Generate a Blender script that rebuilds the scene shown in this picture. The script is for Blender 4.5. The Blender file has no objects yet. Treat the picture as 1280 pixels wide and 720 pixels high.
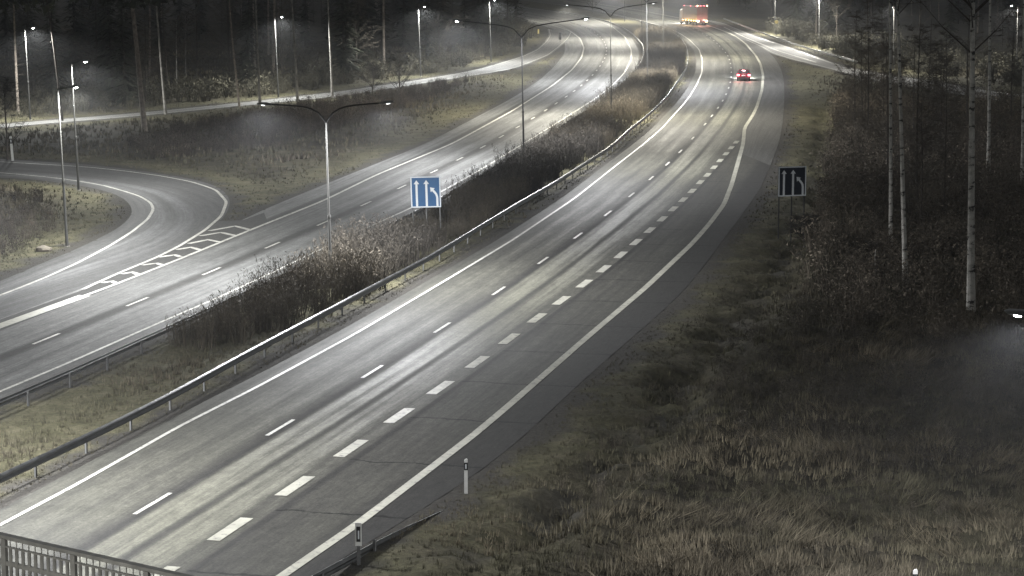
import bpy, math, random
import numpy as np
from mathutils import Vector, Matrix

random.seed(7)
rng = np.random.default_rng(7)
S = bpy.context.scene
COL = S.collection

# ------------------------------------------------------------------ camera, world, exposure
CAM_H, CAM_F, PITCH = 18.3, 2870.0, math.radians(8.55)
cam_d = bpy.data.cameras.new('camera')
cam_d.sensor_width = 36.0
cam_d.lens = CAM_F / 1280.0 * 36.0
cam_d.clip_start = 0.5
cam_d.clip_end = 4000.0
cam = bpy.data.objects.new('camera', cam_d)
COL.objects.link(cam)
cam.location = (0, 0, CAM_H)
cam.rotation_euler = (math.pi / 2 - PITCH, 0, 0)
S.camera = cam

world = bpy.data.worlds.new('World')
S.world = world
world.use_nodes = True
wn = world.node_tree.nodes['Background']
wn.inputs['Color'].default_value = (0.95, 0.98, 1.0, 1)
wn.inputs['Strength'].default_value = 0.030          # night sky glow

S.view_settings.view_transform = 'Standard'
S.view_settings.look = 'None'
S.view_settings.gamma = 1.0
S.view_settings.use_curve_mapping = False
S.view_settings.exposure = 2.3
S.cycles.use_light_tree = True
S.cycles.max_bounces = 4
S.cycles.diffuse_bounces = 2
S.cycles.glossy_bounces = 2
S.cycles.sample_clamp_indirect = 4.0
LAMP_W = 4300.0

# ------------------------------------------------------------------ small maths
def at(px, py, z=0.0):
    """photograph pixel (1280 wide) -> world point at height z"""
    x = (px - 640.0) / CAM_F
    y = -(py - 360.0) / CAM_F
    cp, sp = math.cos(PITCH), math.sin(PITCH)
    dy = cp + y * sp
    dz = -sp + y * cp
    t = (z - CAM_H) / dz
    return Vector((x * t, dy * t, z))

def resample(P, step):
    P = np.asarray(P, float)
    d = np.r_[0, np.cumsum(np.linalg.norm(np.diff(P, axis=0), axis=1))]
    n = max(2, int(round(d[-1] / step)) + 1)
    s = np.linspace(0, d[-1], n)
    return np.stack([np.interp(s, d, P[:, k]) for k in range(P.shape[1])], 1)

def smooth(P, it=40):
    P = P.copy()
    for _ in range(it):
        D = P[1:-1, 1]
        w = np.clip((D / 300.0) ** 2, 0.03, 1.0)[:, None] * 0.5
        P[1:-1] += w * ((P[:-2] + P[2:]) / 2 - P[1:-1])
    return P

def trace(px, step=2.0, it=40, extend=(0, 0), z=0.0):
    """world polyline through traced points, optionally extended at both ends (metres)"""
    P = np.array([at(*p, z)[:2] for p in px])
    if extend[0]:
        d = P[0] - P[1]; P = np.vstack([P[0] + d / np.linalg.norm(d) * extend[0], P])
    if extend[1]:
        d = P[-1] - P[-2]; P = np.vstack([P, P[-1] + d / np.linalg.norm(d) * extend[1]])
    return smooth(resample(P, step), it)

def arclen(P):
    return np.r_[0, np.cumsum(np.linalg.norm(np.diff(P, axis=0), axis=1))]

def normals(P):
    t = np.gradient(P, axis=0)
    t /= np.linalg.norm(t, axis=1)[:, None] + 1e-9
    return np.stack([t[:, 1], -t[:, 0]], 1), t         # right-hand normal, tangent

def offset(P, o):
    n, _ = normals(P)
    return P + n * o

def project(P, q):
    """arclength of the nearest point of the polyline"""
    q = np.array(q[:2]); A = P[:-1]; B = P[1:] - A
    t = np.clip(((q - A) * B).sum(1) / ((B * B).sum(1) + 1e-9), 0, 1)
    d = np.linalg.norm(A + B * t[:, None] - q, axis=1)
    i = int(d.argmin()); s = arclen(P)
    return s[i] + t[i] * (s[i + 1] - s[i])

def sub(P, s0, s1, step=1.0):
    s = arclen(P)
    q = np.linspace(s0, s1, max(2, int((s1 - s0) / step) + 1))
    return np.stack([np.interp(q, s, P[:, 0]), np.interp(q, s, P[:, 1])], 1)

def ray_hit(p, n, E, maxd=60):
    """distance from p along n to polyline E"""
    A = E[:-1]; B = E[1:] - A
    den = n[0] * B[:, 1] - n[1] * B[:, 0]
    den = np.where(abs(den) < 1e-9, 1e-9, den)
    w = A - p
    t = (w[:, 0] * B[:, 1] - w[:, 1] * B[:, 0]) / den
    u = (w[:, 0] * n[1] - w[:, 1] * n[0]) / den
    ok = (u >= -0.001) & (u <= 1.001) & (t > 0) & (t < maxd)
    return t[ok].min() if ok.any() else None

def hash2(ix, iy, seed):
    h = (ix * 374761393 + iy * 668265263 + seed * 1442695) & 0x7fffffff
    h = ((h ^ (h >> 13)) * 1274126177) & 0x7fffffff
    return ((h ^ (h >> 16)) & 0xffff) / 65535.0

def vnoise(x, y, scale, seed=0):
    x = np.asarray(x) / scale + 1000; y = np.asarray(y) / scale + 1000
    ix = np.floor(x).astype(np.int64); iy = np.floor(y).astype(np.int64)
    fx = x - ix; fy = y - iy
    fx = fx * fx * (3 - 2 * fx); fy = fy * fy * (3 - 2 * fy)
    a = hash2(ix, iy, seed); b = hash2(ix + 1, iy, seed)
    c = hash2(ix, iy + 1, seed); d = hash2(ix + 1, iy + 1, seed)
    return (a * (1 - fx) + b * fx) * (1 - fy) + (c * (1 - fx) + d * fx) * fy

def sstep(a, b, x):
    t = np.clip((np.asarray(x) - a) / (b - a), 0, 1)
    return t * t * (3 - 2 * t)

# ------------------------------------------------------------------ materials
def new_mat(name):
    m = bpy.data.materials.new(name); m.use_nodes = True
    nt = m.node_tree
    return m, nt, nt.nodes['Principled BSDF']

def N(nt, typ, **kw):
    n = nt.nodes.new(typ)
    for k, v in kw.items():
        if k.startswith('i_'):
            n.inputs[k[2:].replace('_', ' ')].default_value = v
        else:
            setattr(n, k, v)
    return n

def ramp(nt, fac, stops, interp='LINEAR'):
    r = nt.nodes.new('ShaderNodeValToRGB')
    r.color_ramp.interpolation = interp
    el = r.color_ramp.elements
    while len(el) < len(stops): el.new(0.5)
    for e, (p, c) in zip(el, stops):
        e.position = p
        e.color = (c, c, c, 1) if isinstance(c, (int, float)) else (*c, 1)
    nt.links.new(fac, r.inputs['Fac'])
    return r.outputs['Color']

def mix(nt, a, b, fac=1.0, mode='MULTIPLY'):
    m = nt.nodes.new('ShaderNodeMix'); m.data_type = 'RGBA'; m.blend_type = mode
    if isinstance(fac, (int, float)): m.inputs[0].default_value = fac
    else: nt.links.new(fac, m.inputs[0])
    for k, v in ((6, a), (7, b)):
        if isinstance(v, tuple): m.inputs[k].default_value = (*v, 1)
        else: nt.links.new(v, m.inputs[k])
    return m.outputs[2]

def noise(nt, vec, scale, detail=4, rough=0.55, sc=None):
    if sc is not None:
        mp = nt.nodes.new('ShaderNodeMapping'); mp.inputs['Scale'].default_value = sc
        nt.links.new(vec, mp.inputs['Vector']); vec = mp.outputs['Vector']
    n = nt.nodes.new('ShaderNodeTexNoise')
    n.inputs['Scale'].default_value = scale; n.inputs['Detail'].default_value = detail
    n.inputs['Roughness'].default_value = rough
    nt.links.new(vec, n.inputs['Vector'])
    return n.outputs['Fac']

def simple(name, col, rough=0.6, metal=0.0, var=0.25, scale=6.0, emit=None, estr=0.0, bump=0.0):
    m, nt, b = new_mat(name)
    tc = nt.nodes.new('ShaderNodeTexCoord')
    f = noise(nt, tc.outputs['Object'], scale, 5)
    lo = tuple(c * (1 - var) for c in col); hi = tuple(min(1, c * (1 + var)) for c in col)
    nt.links.new(ramp(nt, f, [(0.3, lo), (0.7, hi)]), b.inputs['Base Color'])
    nt.links.new(ramp(nt, f, [(0.3, max(0, rough - 0.08)), (0.7, min(1, rough + 0.08))]), b.inputs['Roughness'])
    b.inputs['Metallic'].default_value = metal
    if emit:
        b.inputs['Emission Color'].default_value = (*emit, 1)
        b.inputs['Emission Strength'].default_value = estr
    if bump:
        bp = nt.nodes.new('ShaderNodeBump'); bp.inputs['Strength'].default_value = bump
        nt.links.new(f, bp.inputs['Height']); nt.links.new(bp.outputs['Normal'], b.inputs['Normal'])
    return m

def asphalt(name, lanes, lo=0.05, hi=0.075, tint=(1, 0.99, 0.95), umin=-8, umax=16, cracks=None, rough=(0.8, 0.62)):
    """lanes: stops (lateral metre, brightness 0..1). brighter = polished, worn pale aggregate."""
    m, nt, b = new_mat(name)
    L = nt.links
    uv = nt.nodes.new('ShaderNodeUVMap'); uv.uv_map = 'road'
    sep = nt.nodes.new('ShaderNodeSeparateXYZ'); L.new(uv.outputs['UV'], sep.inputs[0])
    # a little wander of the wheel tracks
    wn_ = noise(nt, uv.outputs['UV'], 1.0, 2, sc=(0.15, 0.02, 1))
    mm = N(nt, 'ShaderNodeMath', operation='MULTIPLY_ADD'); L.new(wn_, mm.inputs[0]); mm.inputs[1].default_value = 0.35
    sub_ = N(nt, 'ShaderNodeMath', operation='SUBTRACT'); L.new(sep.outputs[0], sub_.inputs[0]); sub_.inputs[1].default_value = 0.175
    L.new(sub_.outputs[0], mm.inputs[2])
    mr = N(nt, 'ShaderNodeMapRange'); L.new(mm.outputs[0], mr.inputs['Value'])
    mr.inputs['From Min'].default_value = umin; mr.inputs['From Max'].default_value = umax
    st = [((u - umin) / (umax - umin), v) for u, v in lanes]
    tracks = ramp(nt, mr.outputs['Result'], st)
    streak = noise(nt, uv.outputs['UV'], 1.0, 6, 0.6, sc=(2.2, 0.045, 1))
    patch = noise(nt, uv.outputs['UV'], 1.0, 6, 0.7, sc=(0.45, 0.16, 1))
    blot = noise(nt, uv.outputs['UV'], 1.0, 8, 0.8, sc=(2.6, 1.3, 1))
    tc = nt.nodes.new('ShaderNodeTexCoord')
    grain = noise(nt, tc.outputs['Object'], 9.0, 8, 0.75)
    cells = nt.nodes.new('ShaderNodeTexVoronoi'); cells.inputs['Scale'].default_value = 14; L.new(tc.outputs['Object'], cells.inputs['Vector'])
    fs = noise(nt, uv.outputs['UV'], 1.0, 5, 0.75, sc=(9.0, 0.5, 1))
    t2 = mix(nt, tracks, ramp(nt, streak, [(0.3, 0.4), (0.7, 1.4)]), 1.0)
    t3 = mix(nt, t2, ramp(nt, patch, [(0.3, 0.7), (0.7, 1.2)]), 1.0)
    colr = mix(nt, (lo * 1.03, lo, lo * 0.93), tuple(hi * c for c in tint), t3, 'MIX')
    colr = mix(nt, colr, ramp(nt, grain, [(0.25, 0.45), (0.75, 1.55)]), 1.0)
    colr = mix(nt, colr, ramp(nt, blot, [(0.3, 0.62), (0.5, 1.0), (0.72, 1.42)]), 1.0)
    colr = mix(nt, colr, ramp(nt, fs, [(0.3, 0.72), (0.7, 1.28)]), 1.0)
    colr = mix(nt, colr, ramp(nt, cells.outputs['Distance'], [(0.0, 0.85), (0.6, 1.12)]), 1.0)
    if cracks:
        # transverse thermal cracks on the older lanes
        wob = noise(nt, uv.outputs['UV'], 1.0, 6, 0.65, sc=(0.55, 0.3, 1))
        a = N(nt, 'ShaderNodeMath', operation='MULTIPLY_ADD'); L.new(wob, a.inputs[0]); a.inputs[1].default_value = 1.3; L.new(sep.outputs[1], a.inputs[2])
        d = N(nt, 'ShaderNodeMath', operation='DIVIDE'); L.new(a.outputs[0], d.inputs[0]); d.inputs[1].default_value = cracks[0]
        fr = N(nt, 'ShaderNodeMath', operation='FRACT'); L.new(d.outputs[0], fr.inputs[0])
        w = 0.05 / cracks[0]
        line = ramp(nt, fr.outputs[0], [(0.0, 0.12), (w * 2.8, 0.2), (w * 3.8, 1.0), (1.0, 1.0)])
        mk = ramp(nt, mr.outputs['Result'], [((cracks[1] - umin) / (umax - umin) - 0.004, 0.0), ((cracks[1] - umin) / (umax - umin), 1.0)])
        brk = noise(nt, uv.outputs['UV'], 1.0, 3, sc=(0.3, 0.12, 1))
        mk = mix(nt, mk, ramp(nt, brk, [(0.30, 0.0), (0.36, 1.0)]), 1.0)
        colr = mix(nt, colr, line, mk)
    L.new(colr, b.inputs['Base Color'])
    L.new(ramp(nt, t3, [(0.0, rough[0]), (0.9, rough[1])]), b.inputs['Roughness'])
    b.inputs['Specular IOR Level'].default_value = 0.3
    bp = nt.nodes.new('ShaderNodeBump'); bp.inputs['Strength'].default_value = 0.5; bp.inputs['Distance'].default_value = 0.02
    L.new(grain, bp.inputs['Height']); L.new(bp.outputs['Normal'], b.inputs['Normal'])
    return m

def paint_mat(name, col=(0.58, 0.57, 0.52), wear=0.49):
    m, nt, b = new_mat(name)
    tc = nt.nodes.new('ShaderNodeTexCoord')
    f = noise(nt, tc.outputs['Object'], 3.0, 8, 0.75)
    g = noise(nt, tc.outputs['Object'], 0.5, 5, 0.7)
    c = mix(nt, (0.16, 0.155, 0.14), col, ramp(nt, f, [(wear - 0.12, 0.0), (wear, 1.0)]), 'MIX')
    c = mix(nt, c, ramp(nt, g, [(0.3, 0.6), (0.7, 1.05)]), 1.0)
    nt.links.new(c, b.inputs['Base Color'])
    b.inputs['Roughness'].default_value = 0.5
    return m

def ground_mat():
    m, nt, b = new_mat('ground_cover')
    L = nt.links
    tc = nt.nodes.new('ShaderNodeTexCoord')
    at_ = nt.nodes.new('ShaderNodeAttribute'); at_.attribute_name = 'verge'
    big = noise(nt, tc.outputs['Object'], 0.06, 5, 0.6)
    mid = noise(nt, tc.outputs['Object'], 0.7, 8, 0.7)
    fine = noise(nt, tc.outputs['Object'], 5.0, 6, 0.8)
    grass = ramp(nt, mid, [(0.25, (0.036, 0.036, 0.02)), (0.5, (0.098, 0.092, 0.055)), (0.75, (0.165, 0.148, 0.1))])
    heath = ramp(nt, mid, [(0.25, (0.022, 0.02, 0.014)), (0.5, (0.05, 0.044, 0.032)), (0.78, (0.1, 0.085, 0.06))])
    base = mix(nt, heath, grass, at_.outputs['Fac'], 'MIX')
    base = mix(nt, base, ramp(nt, big, [(0.3, 0.65), (0.7, 1.25)]), 1.0)
    base = mix(nt, base, ramp(nt, fine, [(0.3, 0.55), (0.7, 1.45)]), 1.0)
    gr = nt.nodes.new('ShaderNodeAttribute'); gr.attribute_name = 'gravel'
    gcol = ramp(nt, fine, [(0.3, (0.03, 0.028, 0.025)), (0.7, (0.085, 0.08, 0.072))])
    base = mix(nt, base, gcol, gr.outputs['Fac'], 'MIX')
    L.new(base, b.inputs['Base Color']); b.inputs['Roughness'].default_value = 0.95
    b.inputs['Specular IOR Level'].default_value = 0.15
    bp = nt.nodes.new('ShaderNodeBump'); bp.inputs['Strength'].default_value = 0.8; bp.inputs['Distance'].default_value = 0.15
    ad = N(nt, 'ShaderNodeMath', operation='ADD'); L.new(mid, ad.inputs[0]); L.new(fine, ad.inputs[1])
    L.new(ad.outputs[0], bp.inputs['Height']); L.new(bp.outputs['Normal'], b.inputs['Normal'])
    return m

def plant_mat(name, rough=0.85):
    """colour from the per-corner attribute 'tint' (the plants' own colour differences)"""
    m, nt, b = new_mat(name)
    a = nt.nodes.new('ShaderNodeVertexColor'); a.layer_name = 'tint'
    tc = nt.nodes.new('ShaderNodeTexCoord')
    f = noise(nt, tc.outputs['Object'], 2.0, 3)
    nt.links.new(mix(nt, a.outputs['Color'], ramp(nt, f, [(0.3, 0.7), (0.7, 1.3)]), 1.0), b.inputs['Base Color'])
    b.inputs['Roughness'].default_value = rough
    b.inputs['Specular IOR Level'].default_value = 0.2
    return m

def birch_mat():
    m, nt, b = new_mat('birch_bark')
    tc = nt.nodes.new('ShaderNodeTexCoord')
    f = noise(nt, tc.outputs['Object'], 1.0, 5, 0.7, sc=(1.6, 1.6, 3.4))
    g = noise(nt, tc.outputs['Object'], 1.0, 4, 0.7, sc=(1.5, 1.5, 0.7))
    c = ramp(nt, f, [(0.40, (0.03, 0.028, 0.025)), (0.455, (0.55, 0.53, 0.48)), (0.7, (0.8, 0.78, 0.72))])
    c = mix(nt, c, ramp(nt, g, [(0.3, 0.5), (0.65, 1.0)]), 1.0)
    nt.links.new(c, b.inputs['Base Color']); b.inputs['Roughness'].default_value = 0.8
    return m

M = {}
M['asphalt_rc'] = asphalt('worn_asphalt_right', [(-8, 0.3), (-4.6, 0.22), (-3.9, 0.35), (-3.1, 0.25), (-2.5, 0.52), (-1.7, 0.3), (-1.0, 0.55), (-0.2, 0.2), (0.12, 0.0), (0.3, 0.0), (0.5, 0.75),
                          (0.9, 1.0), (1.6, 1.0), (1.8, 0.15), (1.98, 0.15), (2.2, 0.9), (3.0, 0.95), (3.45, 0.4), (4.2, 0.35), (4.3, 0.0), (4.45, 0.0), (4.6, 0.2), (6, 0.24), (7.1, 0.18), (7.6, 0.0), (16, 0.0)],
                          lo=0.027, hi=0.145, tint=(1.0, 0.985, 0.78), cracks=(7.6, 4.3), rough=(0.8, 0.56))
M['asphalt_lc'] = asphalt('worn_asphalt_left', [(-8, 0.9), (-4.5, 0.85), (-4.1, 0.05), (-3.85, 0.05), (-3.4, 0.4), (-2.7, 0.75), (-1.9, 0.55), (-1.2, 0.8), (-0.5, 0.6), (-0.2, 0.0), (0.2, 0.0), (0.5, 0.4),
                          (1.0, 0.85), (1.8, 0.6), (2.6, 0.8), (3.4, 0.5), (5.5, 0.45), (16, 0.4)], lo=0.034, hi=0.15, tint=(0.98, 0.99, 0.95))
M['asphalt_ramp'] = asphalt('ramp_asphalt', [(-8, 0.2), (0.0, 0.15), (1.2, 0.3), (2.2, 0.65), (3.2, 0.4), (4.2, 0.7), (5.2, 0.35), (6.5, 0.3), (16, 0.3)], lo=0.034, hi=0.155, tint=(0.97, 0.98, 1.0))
M['asphalt_gore'] = asphalt('gore_asphalt', [(-8, 0.15), (16, 0.15)], lo=0.036, hi=0.07)
M['asphalt_side'] = asphalt('side_road_asphalt', [(-8, 0.4), (0, 0.4), (1.5, 0.9), (2.2, 0.6), (3, 0.9), (4, 0.6), (16, 0.6)], lo=0.07, hi=0.2, tint=(1, 0.99, 0.96))
M['asphalt_shoulder'] = asphalt('hard_shoulder_asphalt', [(-8, 0.5), (16, 0.55)], lo=0.032, hi=0.105, tint=(1, 0.99, 0.93))
M['paint'] = paint_mat('road_paint')
M['paint_block'] = paint_mat('road_paint_block', (0.5, 0.49, 0.41), 0.47)
M['ground'] = ground_mat()
M['plant'] = plant_mat('dry_plants')
M['birch'] = birch_mat()
M['bark'] = simple('dark_bark', (0.07, 0.06, 0.05), 0.9, var=0.5, scale=4, bump=0.5)
M['pine_bark'] = simple('pine_bark', (0.27, 0.235, 0.2), 0.9, var=0.45, scale=3, bump=0.5)
M['needles'] = plant_mat('needles')
M['grey_birch'] = simple('grey_bark', (0.24, 0.23, 0.21), 0.85, var=0.5, scale=2.5, bump=0.4)  # greyer and darker than the bark of the right-hand birches
M['galv'] = simple('galvanised_steel', (0.22, 0.225, 0.225), 0.36, 1.0, var=0.2, scale=2)
M['galv_dull'] = simple('dull_galvanised_steel', (0.17, 0.172, 0.17), 0.6, 0.3, var=0.3, scale=3)
M['pole'] = simple('lamp_pole_steel', (0.075, 0.075, 0.07), 0.8, 0.0, var=0.15, scale=1.5)
M['arm_dark'] = simple('dark_lamp_arm', (0.022, 0.022, 0.022), 0.5, 0.3, var=0.2)
M['lens'] = simple('lamp_lens', (0.9, 0.9, 0.9), 0.3, emit=(0.95, 1.0, 0.97), estr=26.0)
M['lens_soft'] = simple('lamp_lens_soft', (0.9, 0.9, 0.9), 0.3, emit=(0.95, 1.0, 1.0), estr=0.8)
M['blue_shaded'] = simple('sign_blue_shaded', (0.007, 0.012, 0.025), 0.5, var=0.1, scale=2)  # darkened copy of the blue film, missing lamplight put into its colour
M['blue'] = simple('sign_blue', (0.012, 0.095, 0.24), 0.45, var=0.08, scale=2)
M['white_film'] = simple('sign_white_film', (0.75, 0.78, 0.8), 0.45, var=0.06, scale=2)
M['sign_back'] = simple('sign_back_grey', (0.2, 0.2, 0.2), 0.6)
M['white_plastic'] = simple('white_plastic', (0.75, 0.75, 0.72), 0.5, var=0.12, scale=5)
M['black'] = simple('black_plastic', (0.015, 0.015, 0.016), 0.5)
M['rubber'] = simple('rubber', (0.02, 0.02, 0.02), 0.85)
M['glass'] = simple('dark_glass', (0.02, 0.022, 0.025), 0.08)
M['car_red'] = simple('dark_red_car_paint', (0.075, 0.012, 0.018), 0.3, 0.2, var=0.1)
M['tail'] = simple('tail_light_red', (0.5, 0.02, 0.02), 0.3, emit=(1.0, 0.12, 0.15), estr=6.0)
M['tail_hot'] = simple('brake_light_hot', (0.6, 0.1, 0.1), 0.3, emit=(1.0, 0.42, 0.42), estr=14.0)
M['amber'] = simple('amber_marker', (0.6, 0.3, 0.05), 0.3, emit=(1.0, 0.55, 0.15), estr=8.0)
M['lorry_hot'] = simple('lorry_tail_light', (0.6, 0.2, 0.1), 0.3, emit=(1.0, 0.5, 0.25), estr=10.0)
M['headlamp'] = simple('headlamp', (0.9, 0.9, 0.9), 0.2, emit=(0.9, 0.95, 1.0), estr=20.0)
M['trailer'] = simple('trailer_panel', (0.085, 0.07, 0.062), 0.5, var=0.2, scale=2)
M['cab'] = simple('cab_paint', (0.3, 0.28, 0.27), 0.4, var=0.1)
M['yellow'] = simple('yellow_disc_film', (0.75, 0.62, 0.25), 0.4, var=0.1)
M['concrete'] = simple('bridge_concrete', (0.3, 0.29, 0.27), 0.85, var=0.25, scale=1.5, bump=0.2)
M['rail_paint'] = simple('railing_grey_paint', (0.3, 0.3, 0.285), 0.5, 0.2, var=0.25, scale=3)
M['stone'] = simple('pale_boulder', (0.17, 0.15, 0.12), 0.9, var=0.3, scale=3, bump=0.5)

# ------------------------------------------------------------------ object helpers
def props(o, label=None, cat=None, group=None, kind=None):
    if label: o['label'] = label
    if cat: o['category'] = cat
    if group: o['group'] = group
    if kind: o['kind'] = kind
    return o

def empty(name, loc, rz=0.0, **kw):
    o = bpy.data.objects.new(name, None); COL.objects.link(o)
    o.empty_display_size = 0.3
    o.location = loc; o.rotation_euler = (0, 0, rz)
    return props(o, **kw)

def link_mesh(name, me, mat, parent=None, smooth_=False, **kw):
    o = bpy.data.objects.new(name, me); COL.objects.link(o)
    if mat is not None and not me.materials: me.materials.append(mat)
    if smooth_: me.polygons.foreach_set('use_smooth', [True] * len(me.polygons))
    if parent: o.parent = parent
    return props(o, **kw)

class MB:
    """collects simple solids into one mesh"""
    def __init__(s): s.v = []; s.f = []
    def add(s, v, f):
        k = len(s.v); s.v += [tuple(p) for p in v]; s.f += [tuple(i + k for i in q) for q in f]; return s
    def box(s, c, size, rot=None, taper=1.0):
        x, y, z = (d / 2 for d in size)
        P = []
        for dz, t in ((-z, 1.0), (z, taper)):
            for dx, dy in ((-x, -y), (x, -y), (x, y), (-x, y)):
                p = Vector((dx * t, dy * t, dz))
                if rot is not None: p = rot @ p
                P.append(p + Vector(c))
        return s.add(P, [(3, 2, 1, 0), (4, 5, 6, 7), (0, 1, 5, 4), (1, 2, 6, 5), (2, 3, 7, 6), (3, 0, 4, 7)])
    def tube(s, pts, radii, n=8, caps=True):
        pts = [Vector(p) for p in pts]
        if isinstance(radii, (int, float)): radii = [radii] * len(pts)
        rings = []
        up = None
        for i, p in enumerate(pts):
            t = (pts[min(i + 1, len(pts) - 1)] - pts[max(i - 1, 0)]).normalized()
            if up is None: up = Vector((1, 0, 0)) if abs(t.x) < 0.8 else Vector((0, 1, 0))
            a = (up - t * up.dot(t)).normalized(); b = t.cross(a); up = a
            rings.append([p + (a * math.cos(2 * math.pi * k / n) + b * math.sin(2 * math.pi * k / n)) * radii[i] for k in range(n)])
        v = [q for r in rings for q in r]; f = []
        for i in range(len(pts) - 1):
            for k in range(n):
                f.append((i * n + k, i * n + (k + 1) % n, (i + 1) * n + (k + 1) % n, (i + 1) * n + k))
        if caps:
            f.append(tuple(range(n - 1, -1, -1))); f.append(tuple((len(pts) - 1) * n + k for k in range(n)))
        return s.add(v, f)
    def prism(s, poly, d, axis='y', o=0.0):
        """2D polygon (u,w) extruded by d along an axis, centred on o"""
        n = len(poly); P = []
        for q in (o - d / 2, o + d / 2):
            for u, w in poly:
                P.append({'y': (u, q, w), 'x': (q, u, w), 'z': (u, w, q)}[axis])
        f = [tuple(range(n)), tuple(range(2 * n - 1, n - 1, -1))]
        for k in range(n): f.append((k, n + k, n + (k + 1) % n, (k + 1) % n))
        return s.add(P, f)
    def mesh(s, name):
        me = bpy.data.meshes.new(name); me.from_pydata(s.v, [], s.f); me.validate(); me.update()
        import bmesh
        bm = bmesh.new(); bm.from_mesh(me); bmesh.ops.recalc_face_normals(bm, faces=bm.faces); bm.to_mesh(me); bm.free()
        return me
    def build(s, name, mat, parent=None, **kw):
        return link_mesh(name, s.mesh(name), mat, parent, **kw)

def tri_mesh(name, V, T, tint=None):
    """big triangle meshes straight from numpy; tint is one colour per vertex"""
    me = bpy.data.meshes.new(name)
    V = np.ascontiguousarray(V, np.float32); T = np.ascontiguousarray(T, np.int32)
    k = T.shape[1]
    me.vertices.add(len(V)); me.vertices.foreach_set('co', V.ravel())
    me.loops.add(T.size); me.loops.foreach_set('vertex_index', T.ravel())
    me.polygons.add(len(T)); me.polygons.foreach_set('loop_start', np.arange(len(T), dtype=np.int32) * k)
    me.update(calc_edges=True)
    if tint is not None:
        a = me.attributes.new('tint', 'FLOAT_COLOR', 'POINT')
        a.data.foreach_set('color', np.c_[tint, np.ones(len(tint))].astype(np.float32).ravel())
    return me

def copy_tree(o, loc=None, rz=None, scale=None, parent=None, **kw):
    c = o.copy(); COL.objects.link(c)
    if parent is not None: c.parent = parent
    if loc is not None: c.location = loc
    if rz is not None: c.rotation_euler = (o.rotation_euler[0], o.rotation_euler[1], rz)
    if scale is not None: c.scale = (scale, scale, scale)
    for ch in o.children: copy_tree(ch, parent=c)
    return props(c, **kw)

def tilt(o, rx, ry): o.rotation_euler[0] = rx; o.rotation_euler[1] = ry

def sheet(name, rows, z, mat, vs=None, us=None, **kw):
    """rows: array (n, m, 2) of world points; one flat sheet with a 'road' UV (lateral, along) in metres"""
    rows = np.asarray(rows); n, m = rows.shape[:2]
    V = np.concatenate([rows.reshape(-1, 2), np.full((n * m, 1), z)], 1)
    idx = np.arange(n * m).reshape(n, m)
    T = np.stack([idx[:-1, :-1].ravel(), idx[:-1, 1:].ravel(), idx[1:, 1:].ravel(), idx[1:, :-1].ravel()], 1)
    me = tri_mesh(name, V, T)
    if me.polygons[0].normal.z < 0: me.flip_normals()
    if us is not None:
        uvl = me.uv_layers.new(name='road')
        li = np.zeros(len(me.loops), np.int32); me.loops.foreach_get('vertex_index', li)
        uv = np.stack([np.asarray(us).ravel(), np.asarray(vs).ravel()], 1)[li]
        uvl.data.foreach_set('uv', uv.astype(np.float32).ravel())
    return link_mesh(name, me, mat, **kw)

def ribbon(name, P, width, z, mat, **kw):
    P = np.asarray(P); n, _ = normals(P)
    w = width / 2
    return sheet(name, np.stack([P - n * w, P + n * w], 1), z, mat, **kw)

# ------------------------------------------------------------------ road alignments
L1_PX = [(191, 630), (351, 535), (466, 465), (553, 410), (624, 364), (679, 326), (723, 295), (760, 267), (790, 244), (814, 223), (835, 205), (851, 189.5),
         (866, 173), (881.5, 155.6), (890, 145), (898, 135), (904, 126), (908, 118), (911, 110), (913.5, 103)]
L1_FAR = [(914.5, 94), (914, 85), (913.5, 80), (912, 75), (911, 70.7), (908, 66.7), (901, 59), (892, 50), (880, 42), (865, 35), (845, 28.5), (815, 22), (785, 16), (750, 10), (715, 4), (690, 0), (650, -6)]
RC = trace(L1_PX + L1_FAR, 2.0, 60, (60, 60))
R_EDGE_PX = [(395, 719), (448, 684), (520, 643), (577, 606), (640, 560), (700, 502), (760, 447), (807, 408), (840, 378), (863, 355), (895, 312), (927, 269), (950, 237), (962, 210),
             (975, 175), (979, 150), (980.6, 120), (980, 100), (976, 85), (968, 72), (950, 56), (930, 44), (910, 35), (890, 28), (860, 20), (820, 12), (780, 5), (740, -2), (690, -8)]
R_EDGE = trace(R_EDGE_PX, 2.0, 25, (60, 60))
R1_PX = [(355, 719), (445, 657), (525, 596), (595, 542), (640, 504), (735, 421), (807, 360), (865, 305), (887, 280), (905, 256), (915, 230), (922, 205), (929, 180), (930.6, 160), (940, 146), (946, 134), (952.5, 112.5),
         (954, 95), (950.6, 80), (945, 70), (932.5, 55), (920, 45.6), (907.5, 40), (893, 34.5), (875, 29), (851, 23), (831, 19), (800, 13), (767, 8), (730, 2), (700, -3)]
R1 = trace(R1_PX, 1.5, 12, (40, 0))
E1_PX = [(0, 657), (100, 604), (225, 533), (320, 485), (442, 419), (540, 361), (640, 301), (720, 247), (760, 215), (805, 180), (828, 160), (860, 124), (871, 106), (877.5, 90), (878, 75), (874, 62), (862, 50), (851, 42.5), (836, 35), (816, 29.5), (787, 22), (765, 17), (740, 12), (700, 6), (660, 1)]
E1 = trace(E1_PX, 1.5, 20, (40, 0))
LC_PX = [(58, 424), (172, 377.5), (265, 339.5), (341, 307), (404.5, 279), (457.5, 255), (503, 234), (542, 214.5), (575.5, 199), (604, 184), (627, 171), (647, 159), (667, 148), (682, 138), (695.5, 129.5),
         (708, 121), (718, 114), (727.5, 107), (734.5, 100.5), (741, 94)]
LC_FAR = [(748, 86), (756, 74), (759, 64), (756, 52), (744, 40), (727, 32), (705, 26), (680, 21), (650, 16), (615, 10), (570, 3)]
LCc = trace(LC_PX + LC_FAR, 2.0, 60, (60, 0))
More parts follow.
